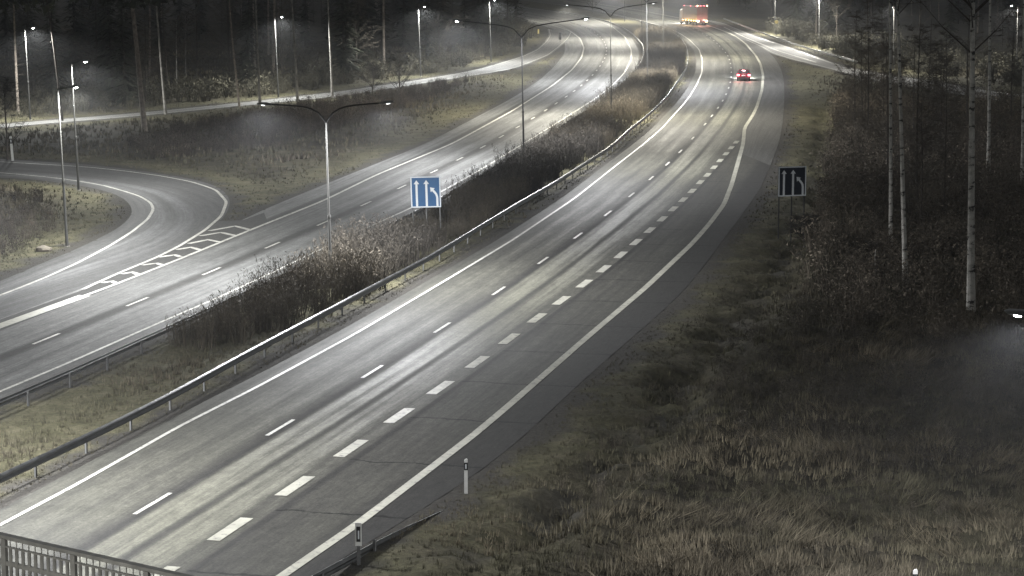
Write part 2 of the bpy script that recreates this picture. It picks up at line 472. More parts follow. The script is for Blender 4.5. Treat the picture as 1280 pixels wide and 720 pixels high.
LE_PX = [(0, 490), (86, 454), (192, 407), (267, 375), (345, 339), (432, 297), (470, 280), (517, 259), (600, 213), (680, 164), (742, 125), (762, 110), (780, 92), (789, 75), (789, 62), (781, 46), (765, 33), (742, 24), (715, 18.5), (690, 14), (660, 10), (625, 4), (580, -3)]
LE = trace(LE_PX, 1.5, 20, (40, 0))
LO_PX = [(0, 408), (135, 359.5), (225, 324), (320, 285), (405, 251), (470, 219), (565, 180), (640, 139), (690, 107.5), (715, 87.5), (727, 72), (730, 60), (725, 48), (712, 38.5), (695, 33), (670, 27), (640, 20), (610, 14)]
LO = trace(LO_PX, 1.5, 20, (60, 0))
L_OUT_PX = [(0, 399), (100, 362), (200, 322), (290, 282), (320, 266), (407, 230), (470, 205), (532, 180), (640, 123), (675, 100), (696, 80), (706, 66), (706, 52), (700, 40), (680, 32.5), (650, 25), (620, 17), (590, 10), (560, 4)]
L_OUT = trace(L_OUT_PX, 2.0, 25, (60, 0))
L_IN = offset(LE, 1.25)
# loop ramp
RI_PX = [(-60, 222), (0, 220), (75, 227.5), (125, 236), (150, 244), (165, 256), (167, 268), (150, 285), (95, 312), (50, 330), (0, 352), (-60, 375)]
RO_PX = [(-60, 195), (0, 199), (110, 205), (160, 211), (240, 223), (275, 233), (289, 249), (284, 268), (262, 288), (225, 309), (150, 343), (100, 366), (0, 408), (-60, 432)]
# narrow road at the far left
FT_PX = [(-60, 162), (0, 155.5), (70, 149.5), (160, 142.5), (240, 134.5), (320, 126.5), (420, 115), (520, 100.5), (570, 92), (600, 86), (650, 71), (670, 62), (681, 52), (686, 44), (684, 36)]
FB_PX = [(-60, 166.5), (0, 159.5), (70, 153.5), (160, 146.5), (240, 138.5), (320, 130.5), (420, 121), (520, 105.5), (570, 97.5), (640, 87), (662, 79), (687, 69), (700, 59), (712, 48), (716, 40)]
# side road on the right
ST_PX = [(880, 24), (905, 29), (925, 37), (940, 43.5), (978, 56), (1010, 67), (1040, 78), (1075, 88), (1120, 96), (1165, 101), (1220, 112), (1280, 119), (1360, 127)]
SB_PX = [(930, 50), (950, 59), (962, 66), (985, 73.5), (1010, 79.5), (1040, 87), (1080, 98), (1130, 107), (1165, 112), (1220, 122), (1280, 131), (1360, 141)]

def cross_sheet(name, C, left, right, z, mat, dflt):
    """pavement swept along a centre line, its width set by the traced edges"""
    n, _ = normals(C); s = arclen(C); rows = []; us = []; vs = []
    L_ = []; R_ = []
    for p, q in zip(C, n):
        a = ray_hit(p, -q, left, 14); b = ray_hit(p, q, right, 16)
        L_.append(a if a else (L_[-1] if L_ else dflt[0])); R_.append(b if b else (R_[-1] if R_ else dflt[1]))
    k = np.ones(5) / 5
    L_ = np.convolve(np.pad(L_, 2, 'edge'), k, 'valid'); R_ = np.convolve(np.pad(R_, 2, 'edge'), k, 'valid')
    for i, (p, q) in enumerate(zip(C, n)):
        o = np.r_[np.linspace(-L_[i], 0, 5), np.linspace(0, R_[i], 6)[1:]]
        rows.append(p + q * o[:, None]); us.append(o); vs.append(np.full(len(o), s[i]))
    rows = np.array(rows)
    o = sheet(name, rows, z, mat, vs=np.array(vs), us=np.array(us), kind='structure')
    return o, np.vstack([rows[:, 0], rows[::-1, -1]])

def between_sheet(name, A, B, n, m, z, mat, it=30):
    A = smooth(resample(A, 1.5), it); B = smooth(resample(B, 1.5), it)
    def rs(P):
        s = arclen(P); q = np.linspace(0, s[-1], n)
        return np.stack([np.interp(q, s, P[:, 0]), np.interp(q, s, P[:, 1])], 1)
    A, B = rs(A), rs(B)
    t = np.linspace(0, 1, m)
    rows = A[:, None] * (1 - t)[None, :, None] + B[:, None] * t[None, :, None]
    w = np.linalg.norm(A - B, axis=1)
    us = t[None] * w[:, None]; vs = np.repeat(arclen((A + B) / 2)[:, None], m, 1)
    o = sheet(name, rows, z, mat, vs=vs, us=us, kind='structure')
    return o, np.vstack([A, B[::-1]]), A, B

W2 = lambda px: np.array([at(*p)[:2] for p in px])
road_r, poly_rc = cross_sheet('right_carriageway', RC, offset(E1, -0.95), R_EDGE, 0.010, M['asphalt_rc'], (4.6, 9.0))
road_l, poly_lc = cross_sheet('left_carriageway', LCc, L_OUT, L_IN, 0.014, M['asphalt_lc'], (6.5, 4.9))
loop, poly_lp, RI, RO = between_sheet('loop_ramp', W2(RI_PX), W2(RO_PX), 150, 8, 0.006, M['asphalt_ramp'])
gore_A = W2([(268, 279), (304, 275), (330, 262), (345, 268), (320, 285), (225, 324), (135, 359.5), (0, 408)])
gp = W2([(0, 414), (0, 400), (100, 364), (150, 341), (225, 307.5), (257, 287.5), (270, 277), (304, 275.5), (330, 266), (335, 279), (320, 286), (225, 325), (135, 361)])
gme = tri_mesh('gore_pavement', np.c_[gp, np.full(len(gp), 0.018)], np.array([list(range(len(gp)))]))
if gme.polygons[0].normal.z < 0: gme.flip_normals()
u_ = gme.uv_layers.new(name='road')
for i, l in enumerate(gme.loops): u_.data[i].uv = gp[l.vertex_index]
link_mesh('gore_pavement', gme, M['asphalt_gore'], kind='structure')
fl, poly_fl, FT, FB = between_sheet('slip_road', W2(FT_PX), W2(FB_PX), 260, 4, 0.002, M['asphalt_side'], 20)
hs_a = sub(R1, project(R1, at(925, 192)), project(R1, at(893, 35)), 2); hs_b = sub(R_EDGE, project(R_EDGE, at(963, 207)), project(R_EDGE, at(897, 30)), 2)
between_sheet('hard_shoulder', hs_a, hs_b, 120, 4, 0.018, M['asphalt_shoulder'], 4)
sr, poly_sr, ST, SB = between_sheet('side_road', W2(ST_PX), W2(SB_PX), 160, 5, 0.006, M['asphalt_side'], 20)

# ------------------------------------------------------------------ road markings
ZP = 0.026
def paint(P, w, z=ZP, mat='paint'):
    return ribbon('painted_line', P, w, z, M[mat], kind='structure')
paint(E1, 0.17)
paint(R1, 0.34, mat='paint_block')
paint(LE, 0.17)
paint(LO, 0.24, z=0.026)
lo_s = arclen(LO)
paint(sub(LO, 0, project(LO, at(108, 370))), 0.7, z=0.030, mat='paint_block')
# lane dashes: 3 m long every 12 m
def dashes(C, px, ln, w, far_until=None, per=12.0, near=3, mat='paint'):
    s = [project(C, at(*p)) for p in px]
    s = [s[0] - per * k for k in range(near, 0, -1)] + s
    end = arclen(C)[-1] - per if far_until is None else project(C, at(*far_until))
    while s[-1] + per < end: s.append(s[-1] + per)
    for q in s:
        if q - ln / 2 > 1: paint(sub(C, q - ln / 2, q + ln / 2, 1.0), w, mat=mat)
dashes(RC, L1_PX, 3.0, 0.16)
dashes(LCc, LC_PX, 3.0, 0.16)
C1_PX = [(288, 662), (369, 608), (439, 561), (499, 520), (551, 485), (597, 453), (637, 424), (671, 398), (702, 376), (730.5, 355), (755, 336.5), (776, 319), (795, 303), (812.5, 288), (828, 274),
         (841.5, 261.5), (854, 250), (865.5, 239), (875, 228), (884.5, 219), (892.5, 209.5), (900, 201), (907.5, 192.5), (914, 185)]
C1 = trace(C1_PX, 1.5, 12, (30, 12))
dashes(C1, C1_PX, 2.9, 0.44, far_until=(924, 172), per=6.0, near=4, mat='paint_block')
# loop ramp edge lines
RI_L = trace([(-60, 213), (0, 216), (75, 223), (125, 231), (155, 239), (175, 245.5), (189, 254), (192, 262), (185, 274), (165, 290), (140, 306), (100, 327.5), (62, 345), (25, 360), (-60, 392)], 1.0, 8)
RO_L = trace([(-60, 199), (0, 202.5), (110, 209), (160, 214.5), (200, 220), (240, 227.5), (270, 237.5), (283.5, 252.5), (277, 270), (257, 287.5), (225, 307.5), (195, 322.5), (150, 341), (110, 359), (104, 362)], 1.0, 8)
paint(RI_L, 0.2, z=0.022); paint(RO_L, 0.22)
for c in [((262, 289), (294, 283), (313, 288)), ((250, 295.5), (276, 291), (294, 295)), ((236, 305), (260, 300), (274, 303)), ((221, 312.5), (239, 309.5), (250, 313)),
          ((198, 322), (219, 319), (226, 322)), ((177, 332), (196, 329.5), (203, 332)), ((152, 343), (166, 340.5), (173, 344)), ((128, 354), (140, 352), (146, 355))]:
    A, B, C_ = (np.array(at(*p)[:2]) for p in c)
    P = np.vstack([resample([A, B], 0.4), resample([B, C_], 0.4)[1:]])
    paint(P, 0.36, z=0.030)
# side road lines
for P, o in ((ST, 0.5), (SB, -0.5)):
    paint(offset(P, o), 0.15, z=0.02)
paint(trace([(905, 34), (932, 47), (972, 63.5), (1020, 78)], 2, 5), 0.3, z=0.024)
paint(offset(FT, 0.35), 0.15, z=0.02); paint(offset(FB, -0.35), 0.15, z=0.02)

# ------------------------------------------------------------------ ground
POLYS = [resample(np.vstack([p, p[:1]]), 6.0) for p in (poly_rc, poly_lc, poly_lp, poly_fl, poly_sr, gp)]
def pave_dist(X, Y, maxd=60):
    X = np.asarray(X, float); Y = np.asarray(Y, float)
    D = np.full(X.shape, 999.0); which = np.zeros(X.shape, int)
    for k, P in enumerate(POLYS):
        inside = np.zeros(X.shape, bool)
        sel = (X > P[:, 0].min() - maxd) & (X < P[:, 0].max() + maxd) & (Y > P[:, 1].min() - maxd) & (Y < P[:, 1].max() + maxd)
        xs, ys = X[sel], Y[sel]
        d2 = np.full(xs.shape, 1e9); ins = np.zeros(xs.shape, bool)
        for a, b in zip(P[:-1], P[1:]):
            e = b - a; L2 = e @ e + 1e-9
            t = np.clip(((xs - a[0]) * e[0] + (ys - a[1]) * e[1]) / L2, 0, 1)
            d2 = np.minimum(d2, (xs - a[0] - t * e[0]) ** 2 + (ys - a[1] - t * e[1]) ** 2)
            c = (a[1] > ys) != (b[1] > ys)
            if c.any():
                xi = a[0] + (ys - a[1]) * e[0] / (e[1] if abs(e[1]) > 1e-12 else 1e-12)
                ins ^= c & (xs < xi)
        d = np.where(ins, 0, np.sqrt(d2))
        full = np.full(X.shape, 999.0); full[sel] = d
        which = np.where(full < D, k, which); D = np.minimum(D, full)
    return D, which

def fbm(x, y, s, seed=0, n=4):
    r = 0; a = 0.5
    for k in range(n):
        r = r + a * vnoise(x, y, s / 2 ** k, seed + k); a *= 0.5
    return r

def side_of_rc(x, y):
    """>0 right of the right carriageway"""
    cx = np.interp(y, RCm[:, 1], RCm[:, 0]); return x - cx
_o = np.argsort(RC[:, 1]); RCm = RC[_o]

def ground_z(x, y, D=None, which=None):
    x = np.asarray(x, float); y = np.asarray(y, float)
    if D is None: D, which = pave_dist(x, y)
    k = sstep(0.9, 4.5, D)
    z = -0.008 + 0.045 * fbm(x, y, 0.9, 17, 2) + k * (fbm(x, y, 3.5, 3) - 0.47) * 0.55 + sstep(3, 14, D) * (fbm(x, y, 22, 9) - 0.47) * 1.0
    right = (side_of_rc(x, y) > 0) & (y < 260)
    z = z + np.where(right, sstep(1.2, 3.2, D) * ((fbm(x, y, 1.3, 61, 3) - 0.44) * (0.85 + 0.7 * np.exp(-((D - 4.5) / 2.2) ** 2)) + (fbm(x, y, 5, 71, 2) - 0.37) * 0.5), 0)
    z = z - np.where(right, (0.25 + 0.35 * vnoise(x, y, 6, 5)) * np.exp(-((D - 4.5) / 1.2) ** 2) - 0.3 * np.exp(-((D - 6.6) / 1.2) ** 2), 0)
    z = np.where(D <= 0, -0.012, z)
    # bridge embankment below the camera
    emb = sstep(46, 34, y) * sstep(4, 10, x) * 6.0
    return z + emb

xs = np.r_[np.linspace(-1500, -260, 12), np.linspace(-240, -72, 40), np.arange(-70, 60, 0.55), np.linspace(62, 240, 50), np.linspace(260, 1500, 12)]
ys = np.r_[np.linspace(-120, 20, 12), np.linspace(24, 52, 14), np.arange(54, 150, 0.5), np.arange(150, 260, 1.0), np.arange(262, 480, 2.5), np.linspace(490, 900, 60), np.linspace(950, 2500, 12)]
GX, GY = np.meshgrid(xs, ys)
D0, W0 = pave_dist(GX.ravel(), GY.ravel())
GZ = ground_z(GX.ravel(), GY.ravel(), D0, W0)
V = np.stack([GX.ravel(), GY.ravel(), GZ], 1)
idx = np.arange(len(V)).reshape(GX.shape)
T = np.stack([idx[:-1, :-1].ravel(), idx[:-1, 1:].ravel(), idx[1:, 1:].ravel(), idx[1:, :-1].ravel()], 1)
gm = tri_mesh('ground', V, T)
noise_v = fbm(V[:, 0], V[:, 1], 8, 21)
vw = np.where((V[:, 0] > 5) & (V[:, 1] > 140), 14.0, 8.0)
verge = np.clip(sstep(1, 0.3, (D0 + (noise_v - 0.47) * 8) / vw), 0, 1)
verge = np.maximum(verge, sstep(0.5, 0.62, noise_v) * 0.4)
verge = np.where((side_of_rc(V[:, 0], V[:, 1]) > 0) & (V[:, 1] < 160), verge * (0.55 + 0.45 * sstep(0.45, 0.55, fbm(V[:, 0], V[:, 1], 2.5, 44))), verge)
a = gm.attributes.new('verge', 'FLOAT', 'POINT'); a.data.foreach_set('value', verge.astype(np.float32))
nv2 = fbm(V[:, 0], V[:, 1], 1.5, 54)
gv = sstep(1.7, 0.6, D0 + (nv2 - 0.47) * 3.0)
ditch = (side_of_rc(V[:, 0], V[:, 1]) > 0) & (V[:, 1] < 200)
gv = np.maximum(gv, np.where(ditch, 0.7 * np.exp(-((D0 - 4.4) / 1.6) ** 2) * sstep(0.44, 0.58, nv2), 0))
a = gm.attributes.new('gravel', 'FLOAT', 'POINT'); a.data.foreach_set('value', gv.astype(np.float32))
gm.polygons.foreach_set('use_smooth', [True] * len(gm.polygons))
link_mesh('ground', gm, M['ground'], kind='structure')

# ------------------------------------------------------------------ lamp posts
LAMPS = []
def lamp_light(parent, loc, power, col=(1.0, 0.97, 0.9), angle=172):
    d = bpy.data.lights.new('lamp_light', 'SPOT'); d.energy = power; d.color = col
    d.spot_size = math.radians(angle); d.spot_blend = 0.4; d.shadow_soft_size = 0.3
    o = bpy.data.objects.new('lamp_light', d); COL.objects.link(o); o.parent = parent; o.location = loc
    return o

def luminaire(root, tip, dirx, power, col, lens='lens'):
    """flat elongated head at the end of an arm, lens on its underside"""
    a = math.atan2(dirx[1], dirx[0])
    R = Matrix.Rotation(a, 3, 'Z') @ Matrix.Rotation(-0.12, 3, 'Y')
    h = MB()
    poly = [(-0.12, 0.05), (-0.12, -0.04), (0.1, -0.07), (0.62, -0.06), (0.72, 0.0), (0.6, 0.06), (0.2, 0.10)]
    w = 0.13; n = len(poly); P = []
    for yy, sc in ((-w, 0.75), (-w * 0.6, 1.0), (w * 0.6, 1.0), (w, 0.75)):
        for u, z in poly: P.append(R @ Vector((u * (0.9 + 0.1 * sc), yy, z * sc)) + Vector(tip))
    F = [tuple(range(n)), tuple(range(4 * n - 1, 3 * n - 1, -1))]
    for k in range(3):
        for i in range(n): F.append((k * n + i, (k + 1) * n + i, (k + 1) * n + (i + 1) % n, k * n + (i + 1) % n))
    h.add(P, F)
    head = h.build('lamp_head', M['galv_dull'], root)
    l = MB(); l.tube([R @ Vector((0.36, 0, -0.062)) + Vector(tip), R @ Vector((0.36, 0, -0.10)) + Vector(tip)], [0.12, 0.09], 10)
    l.build('lens', M[lens], head)
    lt = lamp_light(root, R @ Vector((0.36, 0, -0.22)) + Vector(tip), power, col)

def street_lamp(base, H, arms, label, group, power=LAMP_W, lean=(0, 0), col=(1.0, 0.97, 0.9), armmat='pole', polemat='pole', r=0.085, name='street_lamp', lens='lens'):
    root = empty(name, (base[0], base[1], base[2] - 0.1), label=label, cat='street lamp', group=group)
    tilt(root, *lean)
    p = MB()
    hj = H * 0.42
    p.tube([(0, 0, 0), (0, 0, 0.9), (0, 0, 0.92), (0, 0, hj), (0, 0, hj + 0.25), (0, 0, H)], [r * 1.35, r * 1.3, r * 1.15, r * 1.0, r * 0.8, r * 0.5], 10)
    p.tube([(0, 0, hj - 0.05), (0, 0, hj + 0.08)], [r * 1.35, r * 1.35], 10)
    p.build('pole', M[polemat], root, smooth_=False)
    b = MB(); b.tube([(0, 0, 0.02), (0, 0, 0.14)], [r * 2.2, r * 2.0], 10); b.build('footing', M['concrete'], root)
    for (dx, dy, ln, rise, pw) in arms:
        d = Vector((dx, dy, 0)).normalized()
        pts = []
        for t in np.linspace(0, 1, 9):
            if len(arms) > 1 or ln > 2:       # sharp Y fork, then an almost level arm
                x = ln * t
                z = H - 0.05 + (1 - math.exp(-x * 2.2)) * 0.85 + rise * t
            else:
                x = ln * t; z = H - 0.05 + rise * math.sin(t * math.pi / 2)
            pts.append(d * x + Vector((0, 0, z)))
        ar = MB(); ar.tube(pts, [0.055 if ln > 2 else 0.05] + [0.045] * 7 + [0.038], 8)
        ar.build('arm', M[armmat], root)
        luminaire(root, pts[-1], d, pw if pw is not None else power, col, lens)
    return root

# double-armed lamps in the median
n_rc, t_rc = normals(RC)
def rc_dir(p):
    i = int(np.linalg.norm(RC - np.array(p[:2]), axis=1).argmin()); return n_rc[i], t_rc[i]
MG = 'double armed lamp posts along the central reservation'
cool = (0.97, 0.98, 1.0); warm = (1.0, 0.95, 0.82)
dbl = [((-180, 620), 10.2, 3.4, 0.1, 'tall double armed grey lamp post in the grassy median left of the overbridge', (0, 0)),
       ((414, 354), 8.9, 3.05, 0.15, 'pale double armed lamp post standing in the brown shrubs nearest the hatched gore', (0, 0.0)),
       ((655, 206), 10.7, 5.0, 0.6, 'dark double armed lamp post behind the blue lane sign, its arms spread widest', (0, 0.0)),
       ((764.5, 146), 10.7, 4.2, 0.5, 'dark double armed lamp post in the shrubs where both carriageways start to bend', (0, 0)),
       ((809.5, 104), 10.7, 4.2, 0.5, 'thin grey lamp post among shrubs on the bend, arms above the picture', (0, 0)),
       ((829.5, 73), 10.7, 4.2, 0.5, 'thin pale lamp post at the far end of the median shrubs', (0, 0)),
       ((802.5, 50), 10.7, 4.2, 0.5, 'thin dark lamp post in the grass beyond the curved guard rail', (0, 0)),
       ((781, 27), 10.7, 4.2, 0.5, 'farthest faint lamp post beside the bright far bend', (0, 0))]
for i, (px, H, ln, rise, lab, lean) in enumerate(dbl):
    b = at(*px); n, t = rc_dir(b)
    if i in (1, 2, 3): n = np.array([1.0, -0.12])
    c = cool if i in (0, 1, 2, 4) else warm
    street_lamp(b, H, [(-n[0], -n[1], ln, rise, None), (n[0], n[1], ln, rise, None)], lab, MG, lean=(0, 0.0 if i == 0 else -0.02), col=c, r=0.075, power=LAMP_W * (1.05, 0.8, 1.05, 1.35, 1.5, 1.5, 1.5, 1.5)[i], lens='lens' if i == 2 else 'lens_soft',
                armmat='arm_dark' if i else 'pole', polemat='pole' if i in (0, 1, 4, 5) else 'arm_dark')
# single lamps along the left roads
SG = 'single armed lamp posts along the left roads'
for px, H, lab, dx, dy, pw in [
        ((84, 308), 9.7, 'bright white lamp post on the grass inside the loop ramp, nearest to the camera', 1, -0.2, 0.6),
        ((98.5, 238), 9.6, 'lamp post with a dark foot inside the bend of the loop ramp', 1, -0.3, 0.6),
        ((38, 150), 9.6, 'leftmost tall lamp post behind the narrow slip road, glowing at its top', 1, -0.6, 0.9),
        ((348, 122), 9.6, 'slim lamp post behind the slip road between two tall thin trunks', 0.8, -0.6, 0.8),
        ((526, 96), 9.6, 'lamp post behind the slip road just left of the widest double lamp', 0.8, -0.7, 0.9),
        ((614, 78), 9.6, 'lamp post behind the slip road where it nears the left carriageway', 0.7, -0.7, 0.9)]:
    b = at(*px)
    street_lamp((b.x, b.y, float(ground_z([b.x], [b.y])[0])), H, [(dx, dy, 0.8, 0.12, LAMP_W * pw)], lab, SG, lean=(0, -0.03), r=0.075, col=(0.99, 1.0, 0.97))
RG = 'single armed lamp posts beyond the side road on the right'
for px, H, lab, dx, dy, pw in [
        ((969, 43), 9.6, 'dim lamp post behind the guard rail carrying the round yellow disc', -0.6, -0.8, 1.8),
        ((1024, 60), 9.6, 'dim lamp post in the pale scrub behind the middle of the far guard rail', -0.6, -0.8, 1.8),
        ((1117, 88), 9.6, 'pale lamp post in the trees past the end of the far guard rail', -0.6, -0.8, 0.45),
        ((1271, 92), 9.6, 'lamp post glowing at the upper right corner of the wood', -0.8, -0.5, 0.5)]:
    b = at(*px)
    street_lamp(b, H, [(dx, dy, 0.8, 0.12, LAMP_W * pw)], lab, RG, lean=(0, -0.02), r=0.075)
street_lamp((14.1, 58.3, -0.3), 9.15, [(-1, 0.3, 0.7, 0.1, LAMP_W * 0.4)], 'lamp head at the right edge shining over the tall grass', RG, r=0.07, col=(0.95, 0.96, 1.0))

street_lamp((-15.5, 26.0, 6.3), 6.5, [(1, -0.2, 1.2, 0.1, LAMP_W * 0.38)], 'lamp post added out of view to light the overbridge railing', 'added lamps for the railing', r=0.07)  # unseen lamp, added to brighten the bridge railing

# ------------------------------------------------------------------ guard rails
WB = [(0.02, -0.155), (0.0, -0.14), (0.085, -0.10), (0.085, -0.07), (0.0, -0.02), (0.0, 0.02), (0.085, 0.07), (0.085, 0.09), (0.0, 0.15), (-0.03, 0.157)]
def guard_rail(P, label, face=1, H=0.75, ends=(0, 0), post_every=4.0, group=None, zoff=0.0):
    P = np.asarray(P); root = empty('guard_rail', (P[0][0], P[0][1], 0), label=label, cat='guard rail', group=group)
    P = resample(P, 2.0); n, t = normals(P); s = arclen(P); O = np.array([P[0][0], P[0][1], 0])
    prof = [(d * face, z) for d, z in WB]
    full = prof + [(d - 0.012 * face, z) for d, z in reversed(prof)]
    rows = []
    for i in range(len(P)):
        k = 1.0
        if ends[0] and s[i] < ends[0]: k = s[i] / ends[0]
        if ends[1] and s[-1] - s[i] < ends[1]: k = min(k, (s[-1] - s[i]) / ends[1])
        zc = (H - 0.16) * k - (1 - k) * 0.2 + zoff
        rows.append([(P[i][0] + n[i][0] * (d + 0.09 * face), P[i][1] + n[i][1] * (d + 0.09 * face), zc + z) for d, z in full])
    rows = np.array(rows) - O; m = rows.shape[1]
    idx = np.arange(rows.shape[0] * m).reshape(-1, m); nx = np.roll(idx, -1, axis=1)
    T = np.stack([idx[:-1].ravel(), nx[:-1].ravel(), nx[1:].ravel(), idx[1:].ravel()], 1)
    me = tri_mesh('rail', rows.reshape(-1, 3), T)
    link_mesh('rail', me, M['galv'], root)
    pm = None; q = 0.5
    while q < s[-1] - 0.2:
        if not ((ends[0] and q < ends[0] * 0.5) or (ends[1] and s[-1] - q < ends[1] * 0.5)):
            x = np.interp(q, s, P[:, 0]); y = np.interp(q, s, P[:, 1]); i = min(len(t) - 1, int(q / 2.0))
            if pm is None:
                b = MB(); b.box((0, 0, 0.14), (0.012, 0.10, 1.0)); b.box((0.03, 0.046, 0.14), (0.06, 0.008, 1.0)); b.box((0.03, -0.046, 0.14), (0.06, 0.008, 1.0)); pm = b.mesh('post')
            o = link_mesh('post', pm, M['galv_dull'], root); o.location = (x - O[0], y - O[1], -0.02 + zoff + (H - 0.75))
            o.rotation_euler = (0, 0, math.atan2(n[i][1], n[i][0]) + (math.pi if face < 0 else 0))
        q += post_every
    return root

GA_PX = [(0, 591), (110, 540), (200, 496), (320, 431), (407, 386), (460, 358), (535, 319), (640, 256), (690, 228), (765, 180), (786, 160), (805, 146), (832, 121), (851, 94), (858, 82), (859.5, 70), (857.5, 57), (850, 46), (836, 37), (812, 29), (780, 20), (750, 14)]
GA = trace(GA_PX, 2.0, 15, (34, 0), z=0.75)
guard_rail(GA, 'long curved guard rail between the median shrubs and the right carriageway', face=1)
GB_PX = [(0, 500), (90, 462), (192, 416), (267, 383), (345, 347), (432, 305), (517, 266), (600, 219), (680, 170), (745, 130), (775, 106), (800, 80), (806, 67), (804, 55), (792, 42), (780, 34.5), (762, 26.5), (735, 20), (700, 14)]
GB = trace(GB_PX, 2.0, 15, (34, 0), z=0.75)
guard_rail(GB, 'guard rail along the left carriageway, half hidden behind the median shrubs', face=-1)
GC = trace([(905, 22.5), (912, 25), (932, 32), (969, 46), (1015, 60.6), (1045, 68.5), (1073, 76)], 2.0, 10, z=0.75)
guard_rail(GC, 'pale guard rail on the far side of the side road below the wood', face=1)
GD = trace([(395, 719), (448, 684.5), (490, 658), (520, 641), (550, 625), (578, 611)], 1.0, 2, (20, 0), z=0.45)
guard_rail(GD, 'guard rail end sloping into the ground beside the acceleration lane', face=-1, H=0.5, ends=(0, 12.0))

# ------------------------------------------------------------------ lane signs
def lane_sign(base, bottom, w, h, label, yaw=0.0, lean=0.0, plen=0.0, film='blue'):
    root = empty('lane_sign', base, yaw, label=label, cat='road sign', group='blue lane guidance signs')
    root.rotation_euler[1] = lean
    bd = MB(); r = 0.06
    pts = []
    for cx, cz, a0 in ((w / 2 - r, h - r, 0), (-w / 2 + r, h - r, 90), (-w / 2 + r, r, 180), (w / 2 - r, r, 270)):
        for k in range(4):
            a = math.radians(a0 + k * 30); pts.append((cx + r * math.cos(a), bottom + cz + r * math.sin(a)))
    bd.prism(pts, 0.03, 'y', 0.0)
    board = bd.build('board', M[film], root)
    m = MB(); bw = 0.075; z0, z1 = bottom, bottom + h
    m.box((0, -0.019, z0 + bw / 2 + 0.01), (w - 0.02, 0.006, bw)); m.box((0, -0.019, z1 - bw / 2 - 0.01), (w - 0.02, 0.006, bw))
    m.box((-w / 2 + bw / 2 + 0.01, -0.019, (z0 + z1) / 2), (bw, 0.006, h - 2 * bw - 0.02)); m.box((w / 2 - bw / 2 - 0.01, -0.019, (z0 + z1) / 2), (bw, 0.006, h - 2 * bw - 0.02))
    m.build('border', M['white_film'], board)
    U = lambda u: -w / 2 + u * w
    Z = lambda v: bottom + v * h
    for u in (0.2, 0.525):
        a = MB(); sw = 0.036 * w
        a.prism([(U(u) - sw, Z(0.045)), (U(u) + sw, Z(0.045)), (U(u) + sw, Z(0.755)), (U(u) + 0.095 * w, Z(0.755)), (U(u), Z(0.88)), (U(u) - 0.095 * w, Z(0.755)), (U(u) - sw, Z(0.755))], 0.006, 'y', -0.019)
        a.build('arrow', M['white_film'], board)
    # merging lane arrow, bending left
    path = [(0.875, 0.045), (0.875, 0.30), (0.868, 0.36), (0.845, 0.42), (0.805, 0.475), (0.735, 0.55)]
    L_, R_ = [], []
    for i, (u, v) in enumerate(path):
        p = np.array(path[min(i + 1, len(path) - 1)]) - np.array(path[max(i - 1, 0)]); p /= np.linalg.norm(p)
        nn = np.array([-p[1], p[0]]) * 0.036
        L_.append((U(u + nn[0]), Z(v + nn[1]))); R_.append((U(u - nn[0]), Z(v - nn[1])))
    d = np.array([-0.68, 0.73]); nn = np.array([-d[1], d[0]]); c = np.array(path[-1])
    hp = [c + nn * 0.095, c + d * 0.13, c - nn * 0.095]
    a = MB()
    me_v = [(x, -0.022, z) for x, z in L_] + [(x, -0.022, z) for x, z in R_] + [(x, -0.016, z) for x, z in L_] + [(x, -0.016, z) for x, z in R_]
    k = len(path); F = []
    for i in range(k - 1):
        F += [(i, i + 1, k + i + 1, k + i), (2 * k + i, 3 * k + i, 3 * k + i + 1, 2 * k + i + 1), (i, 2 * k + i, 2 * k + i + 1, i + 1), (k + i, k + i + 1, 3 * k + i + 1, 3 * k + i)]
    a.add(me_v, F)
    a.prism([(U(p[0]), Z(p[1])) for p in hp], 0.007, 'y', -0.0195)
    a.build('arrow', M['white_film'], board)
    for u in (0.05, 0.5, 0.95):
        p = MB(); p.tube([(U(u), 0.055, -0.5 - plen), (U(u), 0.055, bottom + h - 0.05)], 0.045, 8); p.build('post', M['black' if film == 'blue_shaded' else 'galv_dull'], root)  # posts of the dark sign blackened too, shade put into their colour
    return root
b = at(534, 291)
lane_sign((b.x, b.y, 0), 1.62, 1.93, 2.0, 'lit blue lane guidance sign with three white arrows in the median shrubs', yaw=-0.06, lean=-0.03)
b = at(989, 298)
lane_sign((b.x, b.y, 0), 2.65, 1.9, 1.88, 'dark unlit lane guidance sign on three long posts right of the road', yaw=0.3, lean=0.0, film='blue_shaded')

# ------------------------------------------------------------------ marker posts
def marker_post(loc, H, label, w=0.12, lean=0.0, rz=0.0):
    root = empty('marker_post', loc, rz, label=label, cat='marker post', group='white edge marker posts')
    root.rotation_euler[1] = lean
    d = 0.05
    p = MB(); p.prism([(-w / 2, -0.3), (w / 2, -0.3), (w / 2, H - 0.04), (w / 2 - 0.02, H), (-w / 2 + 0.03, H - 0.02), (-w / 2, H - 0.06)], d, 'y'); p.build('post', M['white_plastic'], root)
    q = MB(); q.box((0, 0, H * 0.80), (w + 0.008, d + 0.008, H * 0.2)); q.build('black_band', M['black'], root)
    r = MB(); r.box((0, -d / 2 - 0.008, H * 0.80), (w * 0.4, 0.008, H * 0.12)); r.build('reflector', M['white_film'], root)
b = at(582.5, 617); marker_post((b.x, b.y, -0.1), 1.3, 'white marker post at the buried end of the guard rail', w=0.12)
b = at(13 + 3, 201); marker_post((b.x, b.y, 0), 2.1, 'tall white post on the far side of the loop ramp at the left edge', w=0.2, lean=-0.06)
b = at(1143, 757); marker_post((b.x, b.y, -0.35), 1.4, 'white post just showing in the tall grass at the bottom', w=0.13)
b = at(448.5, 707)
root = empty('rail_marker', (b.x, b.y, 0), label='small white framed marker panel fixed on top of the guard rail', cat='marker post')
